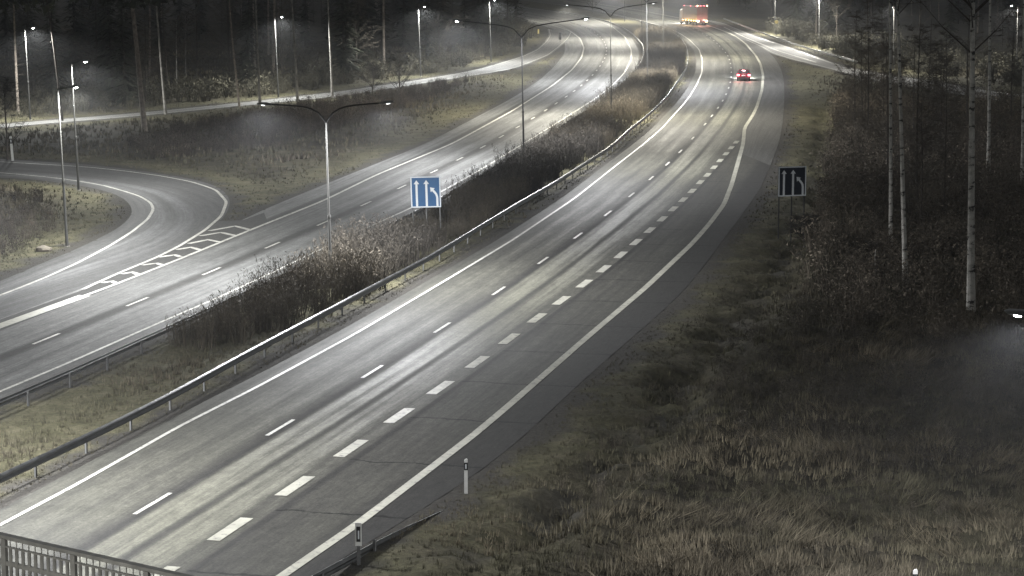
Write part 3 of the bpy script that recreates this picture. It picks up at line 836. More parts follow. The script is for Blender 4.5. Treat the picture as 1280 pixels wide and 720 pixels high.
m = MB(); m.box((0, 0, 0.2), (0.1, 0.06, 0.9)); m.build('post', M['galv_dull'], root)
m = MB(); H0 = 0.62; m.box((0, -0.02, H0 + 0.34), (0.19, 0.03, 0.70)); pn = m.build('panel', M['white_plastic'], root)
m = MB(); m.box((0, -0.042, H0 + 0.35), (0.115, 0.008, 0.46)); m.build('black_field', M['black'], pn)
m = MB(); m.box((0.005, -0.05, H0 + 0.33), (0.045, 0.008, 0.26)); m.build('reflector', M['white_film'], pn)
# sign and posts at the far diverge
b = at(700, 53); root = empty('gore_marker', (b.x, b.y, 0), label='small dark marker board on the far gore between slip road and carriageway', cat='marker post')
m = MB(); m.prism([(-0.25, 0.5), (0.25, 0.5), (0.25, 1.7), (0.12, 1.8), (-0.12, 1.8), (-0.25, 1.7)], 0.06); m.build('board', M['black'], root)
m = MB(); m.box((0, 0.05, 0.4), (0.09, 0.06, 1.2)); m.build('post', M['galv_dull'], root)
b = at(673, 43); root = empty('marker_post', (b.x, b.y, 0), label='small yellow marker board on the grass nose left of the far slip road', cat='marker post')
m = MB(); m.prism([(-0.17, 0.15), (0.17, 0.15), (0.17, 1.0), (0, 1.1), (-0.17, 1.0)], 0.05); m.build('board', M['yellow'], root)
m = MB(); m.box((0, 0.05, 0.2), (0.08, 0.05, 1.0)); m.build('post', M['galv_dull'], root)
b = at(970, 46.5); root = empty('round_sign', (b.x, b.y - 0.3, 0), label='round yellow disc sign before the lamp post behind the far guard rail', cat='road sign')
m = MB(); m.tube([(0, 0, 3.0), (0, -0.03, 3.0)], 0.36, 20); d = m.build('disc', M['yellow'], root)
m = MB(); m.tube([(0, 0.03, -0.2), (0, 0.03, 3.2)], 0.035, 8); m.build('post', M['galv_dull'], root)

# ------------------------------------------------------------------ car
def wheel(parent, loc, r, w=0.2, name='wheel'):
    root = MB(); root.tube([(loc[0] - w / 2, loc[1], loc[2]), (loc[0] + w / 2, loc[1], loc[2])], r, 16)
    o = root.build(name, M['rubber'], parent)
    h = MB(); h.tube([(loc[0] - w / 2 - 0.01, loc[1], loc[2]), (loc[0] + w / 2 + 0.01, loc[1], loc[2])], r * 0.6, 12); h.build('rim', M['galv'], o)
    return o

def hull(parent, name, secs, mat):
    """loft through cross-sections (y, half widths at heights)"""
    P = []; F = []; m = None
    for y, sec in secs:
        ring = [(x, y, z) for x, z in sec] + [(-x, y, z) for x, z in reversed(sec)]
        m = len(ring); P += ring
    for i in range(len(secs) - 1):
        for k in range(m): F.append((i * m + k, i * m + (k + 1) % m, (i + 1) * m + (k + 1) % m, (i + 1) * m + k))
    F.append(tuple(range(m))); F.append(tuple((len(secs) - 1) * m + k for k in range(m - 1, -1, -1)))
    b = MB(); b.add(P, F); return b.build(name, mat, parent)

n_, t_ = rc_dir(at(931, 101))
b = at(931.5, 101.5)
car = empty('car', (b.x, b.y + 2.1, 0.012), math.atan2(-t_[0], t_[1]), label='small red hatchback driving away with its tail lights lit', cat='car')
def cs(w, z0, z1, wt): return [(w * 0.92, z0), (w, z0 + 0.12), (w, z1 - 0.18), (w * 0.96, z1), (wt, z1 + 0.001)]
body = hull(car, 'body', [(-2.1, cs(0.80, 0.34, 0.86, 0.4)), (-2.0, cs(0.87, 0.26, 0.95, 0.5)), (-1.2, cs(0.90, 0.20, 0.98, 0.5)), (0.9, cs(0.90, 0.20, 0.96, 0.5)), (1.7, cs(0.87, 0.24, 0.82, 0.4)), (2.1, cs(0.75, 0.32, 0.66, 0.3))], M['car_red'])
def cab_s(w0, w1, z0, z1): return [(w0, z0), (w1, z1 - 0.06), (w1 - 0.08, z1)]
hull(car, 'cabin', [(-1.95, cab_s(0.80, 0.72, 0.93, 1.02)), (-1.55, cab_s(0.82, 0.66, 0.93, 1.42)), (-0.6, cab_s(0.82, 0.66, 0.93, 1.50)), (0.25, cab_s(0.82, 0.66, 0.93, 1.44)), (1.05, cab_s(0.80, 0.72, 0.90, 0.97))], M['car_red'])
m = MB(); m.add([(-0.62, -1.955, 1.03), (0.62, -1.955, 1.03), (0.55, -1.63, 1.37), (-0.55, -1.63, 1.37), (-0.62, -1.935, 1.03), (0.62, -1.935, 1.03), (0.55, -1.61, 1.37), (-0.55, -1.61, 1.37)],
                [(0, 1, 2, 3), (7, 6, 5, 4), (0, 4, 5, 1), (1, 5, 6, 2), (2, 6, 7, 3), (3, 7, 4, 0)]); m.build('rear_window', M['glass'], car)
for sx in (-1, 1):
    m = MB(); m.prism([(-1.4, 1.02), (0.75, 1.0), (0.2, 1.36), (-1.3, 1.36)], 0.03, 'x', sx * 0.765); m.build('side_window', M['glass'], car)
    m = MB(); m.box((sx * 0.72, -2.06, 0.80), (0.30, 0.10, 0.20)); m.build('tail_light', M['tail'], car)
    m = MB(); m.box((sx * 0.62, 2.02, 0.6), (0.32, 0.12, 0.14)); m.build('headlight', M['headlamp'], car)
    for yy in (-1.3, 1.3): wheel(car, (sx * 0.80, yy, 0.31), 0.31)
    d = bpy.data.lights.new('headlight_beam', 'SPOT'); d.energy = 3600; d.spot_size = math.radians(64); d.spot_blend = 1.0; d.color = (0.9, 0.95, 1.0); d.shadow_soft_size = 0.08
    o = bpy.data.objects.new('headlight_beam', d); COL.objects.link(o); o.parent = car; o.location = (sx * 0.62, 2.2, 0.62); o.rotation_euler = (math.radians(80), 0, 0)
m = MB(); m.box((0, -1.99, 1.40), (0.4, 0.04, 0.04)); m.build('brake_light', M['tail_hot'], car)
m = MB(); m.box((0, -2.085, 0.74), (0.5, 0.03, 0.12)); m.build('number_plate', M['white_plastic'], car)
m = MB(); m.box((0, -2.08, 0.40), (1.62, 0.1, 0.22)); m.build('rear_bumper', M['black'], car)
for sx in (-1, 1):
    d = bpy.data.lights.new('tail_glow', 'POINT'); d.energy = 12; d.color = (1, 0.12, 0.15); d.shadow_soft_size = 0.1
    o = bpy.data.objects.new('tail_glow', d); COL.objects.link(o); o.parent = car; o.location = (sx * 0.7, -2.25, 0.8)

# ------------------------------------------------------------------ lorry
b = at(878, 32)
lor = empty('lorry', (b.x, b.y, 0.012), math.radians(17), label='tall box lorry driving away on the far bend with red and amber lights', cat='lorry')
m = MB(); m.box((0, 4.6, 2.75), (2.55, 8.8, 3.15)); tr = m.build('trailer_box', M['trailer'], lor)
for z, w in ((1.2, 2.55), (4.3, 2.55)):
    m = MB(); m.box((0, 0.19, z + 0.0), (w + 0.02, 0.06, 0.12)); m.build('frame_bar', M['galv'], lor)
m = MB(); m.box((0, 0.185, 2.65), (0.05, 0.04, 2.7)); m.build('door_seam', M['black'], lor)
m = MB(); m.box((0, 4.6, 0.95), (2.2, 8.6, 0.3)); m.build('chassis', M['black'], lor)
m = MB(); m.box((0, 0.15, 0.75), (2.4, 0.12, 0.4)); m.build('rear_bumper', M['black'], lor)
hull(lor, 'cab', [(9.2, [(1.25, 0.6), (1.25, 3.2), (1.1, 3.5)]), (10.8, [(1.25, 0.6), (1.25, 3.1), (1.1, 3.4)]), (11.2, [(1.2, 0.7), (1.15, 2.0), (1.0, 2.9)])], M['cab'])
for sx in (-1, 1):
    for yy in (1.4, 2.7, 7.0, 10.2): wheel(lor, (sx * 1.05, yy, 0.5), 0.5, 0.35)
    m = MB(); m.box((sx * 1.0, 0.06, 0.95), (0.45, 0.1, 0.24)); m.build('tail_light', M['lorry_hot'], lor)
    m = MB(); m.box((sx * 1.15, 0.15, 4.38), (0.18, 0.08, 0.14)); m.build('top_marker', M['lorry_hot'], lor)
    for yy in (0.6, 2.0, 3.6, 5.2, 7.0, 8.6):
        m = MB(); m.box((sx * 1.3, yy, 1.05), (0.06, 0.22, 0.14)); m.build('side_marker', M['amber'], lor)
    for yy in (0.6, 4.0, 8.0): 
        m = MB(); m.box((sx * 1.29, yy, 4.25), (0.05, 0.16, 0.1)); m.build('side_marker', M['tail'], lor)
for x in (-0.4, 0.4):
    m = MB(); m.box((x, 0.15, 4.38), (0.12, 0.08, 0.1)); m.build('top_marker', M['tail'], lor)
for loc, en, c in (((-0.9, -0.9, 1.1), 60, (1, 0.4, 0.3)), ((0.9, -0.9, 1.1), 60, (1, 0.4, 0.3)), ((0, -1.6, 3.9), 14, (1, 0.5, 0.45)), ((-2.4, 3, 1.2), 50, (1, 0.6, 0.2)), ((-2.4, 8, 1.2), 40, (1, 0.6, 0.25))):
    d = bpy.data.lights.new('lorry_light', 'POINT'); d.energy = en; d.color = c; d.shadow_soft_size = 0.15
    o = bpy.data.objects.new('lorry_light', d); COL.objects.link(o); o.parent = lor; o.location = loc
d = bpy.data.lights.new('headlight_beam', 'SPOT'); d.energy = 9000; d.spot_size = math.radians(90); d.spot_blend = 0.9; d.shadow_soft_size = 0.1
o = bpy.data.objects.new('headlight_beam', d); COL.objects.link(o); o.parent = lor; o.location = (0, 11.5, 0.9); o.rotation_euler = (math.radians(84), 0, 0)

# ------------------------------------------------------------------ overbridge with railing (lower left)
zt = 7.5
pA = Vector(at(0, 667, zt)); pB = Vector(at(210, 714.5, zt))
dr = (pB - pA); dr.z = 0; dr.normalize()
nr = Vector((dr.y, -dr.x, 0))            # towards the camera side
if nr.y > 0: nr = -nr
start = pA - dr * 26.0
br = empty('overbridge', (start.x, start.y, zt - 1.2), math.atan2(dr.y, dr.x), label='concrete overbridge whose grey railing crosses the lower left corner', cat='bridge')
Lb = 62.0
m = MB(); m.box((Lb / 2, -6.2, -0.55), (Lb, 11.9, 0.9)); m.build('deck', M['concrete'], br)
m = MB(); m.box((Lb / 2, -0.1, -0.42), (Lb, 0.5, 1.0)); m.build('edge_beam', M['concrete'], br)
rl = empty('bridge_railing', (start.x, start.y, zt - 1.2), math.atan2(dr.y, dr.x), label='grey painted steel railing of upright bars on the edge of the overbridge', cat='railing')
Lr = 40.0
m = MB(); m.box((Lr / 2, 0.02, 1.17), (Lr, 0.15, 0.055)); m.box((Lr / 2, 0.02, 1.125), (Lr, 0.05, 0.035)); m.build('handrail', M['rail_paint'], rl)
for z, t in ((0.665, 0.085), (0.98, 0.028), (0.12, 0.05)):
    m = MB(); m.box((Lr / 2, 0, z), (Lr, 0.05, t)); m.build('cross_bar', M['rail_paint'], rl)
pm = MB(); pm.box((0, 0, 0.56), (0.12, 0.07, 1.12)); pm = pm.mesh('post')
bm1 = MB(); bm1.tube([(0, 0, 0.14), (0, 0, 0.98)], 0.034, 6); bm1.tube([(0, 0, 0.98), (0, 0, 1.11)], 0.012, 5); bm1 = bm1.mesh('baluster')
kbar = MB(); kbar.tube([(0, 0, 0.955), (0, 0, 1.0)], 0.03, 6); 
P0 = 26.0 + (at(5, 668, zt) - pA).dot(dr)
q = (P0 % 1.86)
while q < Lr:
    o = link_mesh('post', pm, M['rail_paint'], rl); o.location = (q, 0, 0)
    for k in range(1, 11):
        x = q + 1.86 * k / 11
        if x < Lr:
            o = link_mesh('baluster', bm1, M['rail_paint'], rl); o.location = (x, 0, 0)
    q += 1.86

# ------------------------------------------------------------------ plants: grass, shrubs
def blades(X, Y, Z, H, Wd, lean, tint, nb, spread):
    """nb leaning triangular blades per tuft"""
    n = len(X)
    X = np.repeat(X, nb); Y = np.repeat(Y, nb); Z = np.repeat(Z, nb); H = np.repeat(H, nb); Wd = np.repeat(Wd, nb)
    tint = np.repeat(tint, nb, 0); N_ = len(X)
    a = rng.uniform(0, 2 * np.pi, N_); r = rng.uniform(0, 1, N_) * np.repeat(spread, nb)
    bx = X + np.cos(a) * r; by = Y + np.sin(a) * r
    w = rng.uniform(0, np.pi, N_); hx = np.cos(w) * Wd / 2; hy = np.sin(w) * Wd / 2
    h = H * rng.uniform(0.5, 1.15, N_)
    lx0 = np.repeat(np.broadcast_to(lean[0], n), nb); ly0 = np.repeat(np.broadcast_to(lean[1], n), nb)
    lx = np.cos(a) * h * rng.uniform(0, 0.55, N_) + lx0 * h; ly = np.sin(a) * h * rng.uniform(0, 0.55, N_) + ly0 * h
    V = np.stack([np.stack([bx - hx, by - hy, Z - 0.03], 1), np.stack([bx + hx, by + hy, Z - 0.03], 1), np.stack([bx + lx, by + ly, Z + h], 1)], 1).reshape(-1, 3)
    tv = np.repeat(tint * rng.uniform(0.6, 1.4, (N_, 1)), 3, 0)
    return V, tv

def scatter(n, x0, x1, y0, y1, power=1.0):
    y = y0 + (y1 - y0) * rng.uniform(0, 1, n) ** power
    # keep to what the camera and its neighbourhood can see
    hw = 0.26 * y + 6
    x = rng.uniform(-1, 1, n) * hw
    k = (x > x0) & (x < x1)
    return x[k], y[k]

GT = {'green': (0.08, 0.075, 0.048), 'straw': (0.21, 0.18, 0.125), 'brown': (0.095, 0.081, 0.06), 'dark': (0.04, 0.038, 0.028)}
def grass_object(name, x, y, hfun, kmix, nb, wscale, lean, dmin=0.35, dmax=999):
    D, Wk = pave_dist(x, y)
    k = (D > dmin) & (D < dmax) & ~((side_of_rc(x, y) > 0) & (np.abs(D - 4.3) < 1.6) & (rng.uniform(0, 1, len(x)) < 0.35)); x, y, D, Wk = x[k], y[k], D[k], Wk[k]
    z = ground_z(x, y, D, Wk)
    c = fbm(x, y, 5, 33); c2 = fbm(x, y, 14, 51)
    verge = sstep(10, 3, D)
    f = np.clip(kmix + (c - 0.47) * 2.2 - verge * 0.35, 0, 1)[:, None]
    g = np.clip((c2 - 0.42) * 4, 0, 1)[:, None]
    tint = np.array(GT['green']) * (1 - f) + (np.array(GT['straw']) * g + np.array(GT['brown']) * (1 - g)) * f
    H = hfun(x, y, D, c)
    tint = tint * (0.45 + 1.15 * fbm(x, y, 1.3, 101, 3))[:, None]
    if lean == 'swirl':
        an = fbm(x, y, 7, 91, 3) * 13.0; mg = 0.5 + 0.7 * vnoise(x, y, 3, 95); lean = (np.cos(an) * mg, np.sin(an) * mg * 0.6)
        lean = (lean[0] + rng.normal(0, 0.55, len(x)), lean[1] + rng.normal(0, 0.5, len(x)))
    V, tv = blades(x, y, z, H, H * wscale, lean, tint, nb, H * 0.5)
    T = np.arange(len(V)).reshape(-1, 3)
    me = tri_mesh(name, V, T, tv)
    return link_mesh(name, me, M['plant'], label=None, kind='stuff')

x, y = scatter(52000, -60, 60, 56, 150, 1.25)
hf = lambda x, y, D, c: (0.10 + 0.16 * sstep(1, 5, D)) * (0.6 + 1.1 * c)
o = grass_object('grass', x, y, hf, 0.45, 7, 0.16, (0.05, 0.0)); props(o, 'short dry grass tufts on verges and median near the carriageways', 'grass')
x, y = scatter(30000, -120, 120, 150, 420, 1.3)
o = grass_object('grass', x, y, lambda x, y, D, c: (0.14 + 0.3 * sstep(2, 8, D)) * (0.6 + 1.1 * c), 0.55, 4, 0.4, (0, 0)); props(o, 'rough grass on the distant verges and the field by the slip road', 'grass')
# tall matted grass in the lower right
x, y = scatter(26000, 2, 60, 56, 112, 1.5)
k = (side_of_rc(x, y) > 15 + 9 * rng.uniform(0, 1, len(x)) + (y - 60) * 0.03); x, y = x[k], y[k]
cl = fbm(x, y, 2.2, 77)
k = cl > 0.43; x, y = x[k], y[k]
o = grass_object('tall_grass', x, y, lambda x, y, D, c: 0.2 + 0.75 * np.clip(fbm(x, y, 2.2, 77) - 0.35, 0, 1) * 1.6, 0.85, 11, 0.06, 'swirl', dmin=5.5)
props(o, 'tall matted dry grass leaning over in the lower right corner', 'grass')

def shrub_proto(nst, H, spread, seed, leafy=0.0):
    """bare upright stems with side twigs; returns (V, shade)"""
    r = np.random.default_rng(seed); V = []; sh = []
    for i in range(nst):
        a = r.uniform(0, 2 * np.pi); rad = spread * math.sqrt(r.uniform()) * 0.55
        p = np.array([math.cos(a) * rad, math.sin(a) * rad, 0.0]); d = np.array([math.cos(a) * 0.28 * r.uniform(), math.sin(a) * 0.28 * r.uniform(), 1.0])
        h = H * r.uniform(0.55, 1.1); w = 0.011
        tip = p + d * h; ax = r.uniform(0, np.pi); o = np.array([math.cos(ax), math.sin(ax), 0]) * w
        V += [p - o, p + o, tip]; s = r.uniform(0.6, 1.3); sh += [s] * 3
        for j in range(r.integers(4, 8)):
            t = r.uniform(0.25, 0.98); q = p + d * h * t
            aa = r.uniform(0, 2 * np.pi); l = H * r.uniform(0.1, 0.3) * (1.15 - t * 0.6)
            e = q + np.array([math.cos(aa) * 0.6, math.sin(aa) * 0.6, 0.8]) * l
            ax = r.uniform(0, np.pi); o = np.array([math.cos(ax), math.sin(ax), 0.3]) * 0.009
            V += [q - o, q + o, e]; s2 = s * r.uniform(0.75, 1.15); sh += [s2] * 3
            if r.uniform() < leafy:
                e2 = e + r.normal(0, 0.05, 3)
                V += [e2, e2 + r.normal(0, 0.035, 3), e2 + r.normal(0, 0.035, 3)]; sh += [s2 * 1.3] * 3
    return np.array(V), np.array(sh)

SP = [shrub_proto(26, 1.7, 0.8, k, 0.5) for k in range(5)]
def leafy_proto(seed, H=1.7, R_=1.05, nl=290):
    r = np.random.default_rng(seed); V = []; sh = []
    for i in range(9):
        a = r.uniform(0, 6.28); p = np.array([math.cos(a), math.sin(a), 0]) * 0.15; e = p * 4 * r.uniform(0.4, 1.2) + [0, 0, H * r.uniform(0.6, 1.0)]
        o = r.normal(0, 1, 3) * 0.015; V += [p - o, p + o, e]; sh += [0.8] * 3
    cl = [(r.normal(0, R_ * 0.4), r.normal(0, R_ * 0.4), H * r.uniform(0.2, 0.95)) for _ in range(11)]
    for i in range(nl):
        c = np.array(cl[r.integers(len(cl))]) + r.normal(0, 0.3, 3); c[2] = abs(c[2])
        s = r.uniform(0.025, 0.055); k = r.uniform(0.5, 1.4)
        V += [c + r.normal(0, s, 3), c + r.normal(0, s, 3), c + r.normal(0, s, 3)]; sh += [k] * 3
    return np.array(V), np.array(sh)
SPL = [leafy_proto(50 + k) for k in range(5)]
def shrub_field(name, x, y, sc, tints, label, wmul=1.0, zs=None, leafy=0.0):
    Vs = []; Ts = []
    z = ground_z(x, y) if zs is None else zs
    for i in range(len(x)):
        V, sh = SPL[i % 5] if random.random() < leafy else SP[i % 5]
        a = rng.uniform(0, 6.28); c, s = math.cos(a), math.sin(a); k = sc[i]
        P = V.copy()
        if wmul != 1.0:      # thicker twigs for thickets that stand far away
            tri = P.reshape(-1, 3, 3); mid = (tri[:, 0] + tri[:, 1]) / 2
            tri[:, 0] = mid + (tri[:, 0] - mid) * wmul; tri[:, 1] = mid + (tri[:, 1] - mid) * wmul; P = tri.reshape(-1, 3)
        Q = np.stack([(P[:, 0] * c - P[:, 1] * s) * k + x[i], (P[:, 0] * s + P[:, 1] * c) * k + y[i], P[:, 2] * k * rng.uniform(0.85, 1.15) + z[i] - 0.05], 1)
        Vs.append(Q); Ts.append(sh[:, None] * tints[i][None])
    V = np.concatenate(Vs); tv = np.concatenate(Ts)
    me = tri_mesh(name, V, np.arange(len(V)).reshape(-1, 3), tv)
    return link_mesh(name, me, M['plant'], label=label, cat='shrubs', kind='stuff')

SIGN_B = at(534, 291)
# median thicket between the two guard rails
n, _t = normals(GB); sB = arclen(GB)
X, Y, SC, TI = [], [], [], []
s0 = project(GB, at(170, 430)); s1 = project(GB, at(795, 44)); s = s0
while s < s1:
    p = sub(GB, s, s + 0.5, 0.5); q = p[0]; t = p[1] - p[0]; t /= np.linalg.norm(t); nn = np.array([t[1], -t[0]])
    w = ray_hit(q, nn, GA, 16) or 8.0
    Dq = q[1]
    dens = 1.0 if Dq < 170 else 0.7
    frac = float(sstep(0, 9, s - s0)) * 0.3 + 0.7
    for k in range(int(round(w * frac * 1.15 * dens))):
        u = random.uniform(0.5, max(1.0, w * frac - 0.7)); r = q + nn * u + t * random.uniform(-0.5, 0.5)
        X.append(r[0]); Y.append(r[1])
        v = float(fbm(np.array([r[0]]), np.array([r[1]]), 26, 5)[0]); v2 = float(fbm(np.array([r[0]]), np.array([r[1]]), 4, 15)[0])
        tone = np.clip((v - 0.34) * 4, 0, 1)
        SC.append((0.55 + 0.95 * float(fbm(np.array([r[0]]), np.array([r[1]]), 7, 29, 2)[0]) / 0.75) * (0.85 + 0.3 * v2) * (0.8 + 0.4 * (1 - tone)) * (0.7 + 0.3 * frac))
        ds = (r[0] - SIGN_B.x) ** 2 + (r[1] - SIGN_B.y) ** 2
        if ds < 150: SC[-1] *= 0.5 if r[1] < SIGN_B.y + 2 else 0.75
        TI.append((np.array([0.045, 0.040, 0.034]) * (1 - tone) + np.array([0.15, 0.126, 0.088]) * tone) * (0.6 + 0.8 * v2))
    s += 1.0 if Dq < 170 else 1.4
X = np.array(X); Y = np.array(Y); SC = np.array(SC)
Dm, Wm = pave_dist(X, Y); k = Dm > 0.9
shrub_field('median_shrubs', X[k], Y[k], SC[k], np.array(TI)[k], 'dense leafless brown shrubs filling the median between the guard rails', 1.5)

# scrub and heath on the far fields, and in the dark wood on the right
def px_zone(n, poly):
    P = np.array(poly, float); out = []
    W = W2(poly); x0, y0 = W.min(0); x1, y1 = W.max(0)
    while len(out) < n:
        xx = random.uniform(x0, x1); yy = random.uniform(y0, y1); c = False
        for a, b in zip(W, np.roll(W, -1, axis=0)):
            if (a[1] > yy) != (b[1] > yy) and xx < a[0] + (yy - a[1]) * (b[0] - a[0]) / (b[1] - a[1]): c = not c
        if c: out.append((xx, yy))
    return np.array(out)
def scrub(name, n, poly, s_lo, s_hi, tint, label, wmul=2.0, dmin=3.0, leafy=0.7):
    P = px_zone(n, poly); D, Wk = pave_dist(P[:, 0], P[:, 1]); P = P[D > dmin]
    t = np.array(tint)[None] * rng.uniform(0.5, 1.5, (len(P), 1))
    return shrub_field(name, P[:, 0], P[:, 1], rng.uniform(s_lo, s_hi, len(P)), t, label, wmul, leafy=leafy)
scrub('field_scrub', 900, [(150, 180), (330, 140), (560, 105), (600, 100), (470, 150), (330, 190), (200, 200)], 0.35, 0.75, (0.07, 0.058, 0.048), 'low dark scrub on the field between slip road and left carriageway', leafy=0.3)
scrub('loop_scrub', 160, [(-40, 240), (60, 250), (80, 290), (40, 320), (-40, 340)], 0.3, 0.6, (0.075, 0.062, 0.05), 'dark low scrub on the grass inside the loop ramp', 1.5)
scrub('wood_undergrowth', 1500, [(1045, 125), (1290, 140), (1300, 430), (1180, 440), (1060, 420), (1000, 420), (1010, 330), (1030, 220)], 0.45, 1.15, (0.115, 0.098, 0.076), 'dark bushy undergrowth around the birches right of the road', 1.6)
scrub('slope_scrub', 420, [(900, 440), (1000, 380), (1290, 440), (1290, 560), (1100, 600), (880, 560)], 0.22, 0.5, (0.07, 0.062, 0.05), 'low weeds on the dim slope in front of the birches', 1.3)
scrub('ditch_weeds', 260, [(560, 640), (700, 520), (860, 380), (960, 300), (1010, 300), (960, 400), (800, 560), (660, 719), (520, 719)], 0.10, 0.3, (0.075, 0.067, 0.052), 'dead weeds and stalks along the ditch beside the acceleration lane', 1.0, dmin=2.0, leafy=0.5)
scrub('slope_weeds', 300, [(700, 600), (900, 460), (1290, 460), (1290, 719), (700, 719)], 0.15, 0.42, (0.09, 0.078, 0.06), 'dead stalks standing in the tall grass of the slope', 1.0, leafy=0.25)
scrub('far_scrub', 420, [(960, 40), (1000, 52), (1075, 82), (1150, 92), (1290, 112), (1290, 80), (1100, 55), (1000, 30)], 0.6, 1.6, (0.065, 0.062, 0.046), 'pale bushes behind the far guard rail and side road', 3.0)
scrub('roadside_scrub', 90, [(1060, 100), (1290, 124), (1290, 150), (1060, 128)], 0.7, 1.3, (0.09, 0.08, 0.06), 'thin bushes in front of the side road', 2.0, dmin=1.0)
scrub('slip_scrub', 380, [(0, 150), (320, 122), (640, 78), (640, 55), (320, 100), (0, 130)], 0.5, 1.3, (0.075, 0.07, 0.05), 'undergrowth at the edge of the wood behind the slip road', 3.0)
scrub('far_median_scrub', 160, [(600, 60), (660, 60), (690, 40), (640, 30), (600, 30)], 0.6, 1.4, (0.07, 0.065, 0.045), 'bushes on the far grass left of the far slip road', 3.5)

# ------------------------------------------------------------------ trees
def limb(V, T, tint, p, q, r0, r1, c, n=4):
    p = np.array(p, float); q = np.array(q, float); d = q - p; d /= np.linalg.norm(d) + 1e-9
    a = np.cross(d, [0.3, 0.9, 0.1]); a /= np.linalg.norm(a); b = np.cross(d, a); k = sum(len(v) for v in V)
    ang = np.arange(n) * 2 * np.pi / n
    ring = np.cos(ang)[:, None] * a + np.sin(ang)[:, None] * b
    V.append(np.vstack([p + ring * r0, q + ring * r1])); tint.append(np.tile(c, (2 * n, 1)))
    for i in range(n):
        j = (i + 1) % n; T += [(k + i, k + j, k + n + j), (k + i, k + n + j, k + n + i)]

def spruce(seed, H, R):
    r = np.random.default_rng(seed)
    t = MB(); t.tube([(0, 0, -0.3), (0, 0, H * 0.5), (0, 0, H)], [0.2, 0.12, 0.02], 7)
    V = []; ti = []
    for z in np.arange(0.08 * H, H * 0.99, 0.55):
        rr = R * (1 - z / H) ** 0.8 * r.uniform(0.75, 1.15) + 0.15
        for k in range(int(6 + rr * 4)):
            a = r.uniform(0, 2 * np.pi); L_ = rr * r.uniform(0.55, 1.1); w = 0.16 + 0.2 * rr / R
            d = np.array([math.cos(a), math.sin(a), 0]); s = np.array([-d[1], d[0], 0]); zz = z + r.uniform(-0.3, 0.3)
            c = np.array([0.05, 0.054, 0.038]) * r.uniform(0.5, 1.6)
            for f0, f1 in ((0.1, 0.6), (0.45, 1.0)):
                p = d * L_ * f0 + [0, 0, zz - 0.25 * L_ * f0]; q = d * L_ * f1 + [0, 0, zz - 0.35 * L_ * f1 + 0.1]
                j = r.normal(0, 0.08, 3)
                V += [p - s * w * r.uniform(0.4, 1), p + s * w * r.uniform(0.4, 1) + j, q + j]; ti += [c] * 3
    V = np.array(V); return t.mesh('trunk'), tri_mesh('crown', V, np.arange(len(V)).reshape(-1, 3), np.array(ti))

def bare_tree(seed, H, r0, crown_from=0.3, spread=0.22, twigs=900, lean=(0.0, 0.0), bend=0.3, ctint=(0.07, 0.06, 0.05)):
    r = np.random.default_rng(seed)
    pts = []; 
    for t in np.linspace(0, 1, 10):
        pts.append((lean[0] * H * t + bend * math.sin(t * 3 + seed) * 0.4 - bend * math.sin(seed) * 0.4, lean[1] * H * t + bend * 0.3 * math.sin(t * 4 + seed * 2), H * t - 0.3 * (t == 0)))
    m = MB(); m.tube(pts, [r0 * (1.25 if i == 0 else 1) * (1 - 0.085 * i) for i in range(10)], 10)
    V, T, ti = [], [], []
    P = np.array(pts); ends = []
    for i in range(26):
        t = r.uniform(crown_from, 0.98); q = np.array([np.interp(t, np.linspace(0, 1, 10), P[:, k]) for k in range(3)])
        a = r.uniform(0, 2 * np.pi); L_ = H * spread * (1.15 - t) * r.uniform(0.6, 1.3) + 0.5
        e = q + np.array([math.cos(a) * 0.75, math.sin(a) * 0.75, 0.8]) * L_
        rb = r0 * 0.28 * (1.1 - t) + 0.012
        limb(V, T, ti, q, (q + e) / 2 + [0, 0, -0.05 * L_], rb, rb * 0.6, np.array(ctint)); limb(V, T, ti, (q + e) / 2 + [0, 0, -0.05 * L_], e, rb * 0.6, rb * 0.2, np.array(ctint), 3)
        for j in range(4):
            f = r.uniform(0.3, 0.95); b = q + (e - q) * f; ee = b + (np.array([math.cos(a + r.normal(0, 0.8)), math.sin(a + r.normal(0, 0.8)), r.uniform(-0.2, 1.0)])) * L_ * r.uniform(0.2, 0.4)
            limb(V, T, ti, b, ee, rb * 0.3, 0.006, np.array(ctint), 3); ends.append((b, ee))
    V = np.concatenate(V); ti = np.concatenate(ti); k = len(V); v2 = []; t2 = []
    for i in range(twigs):
        b, e = ends[r.integers(len(ends))]; p = b + (e - b) * r.uniform(0.2, 1)
        d = r.normal(0, 1, 3); d[2] = abs(d[2]) * 0.4 - 0.1; d /= np.linalg.norm(d); o = r.normal(0, 0.012, 3)
        v2 += [p - o, p + o, p + d * r.uniform(0.25, 0.7)]; t2 += [np.array(ctint) * r.uniform(0.7, 1.8)] * 3
    V = np.vstack([V, np.array(v2)]); ti = np.vstack([ti, np.array(t2)]); T = np.array(T + [(k + 3 * i, k + 3 * i + 1, k + 3 * i + 2) for i in range(twigs)])
    return m.mesh('trunk'), tri_mesh('crown', V, T, ti)

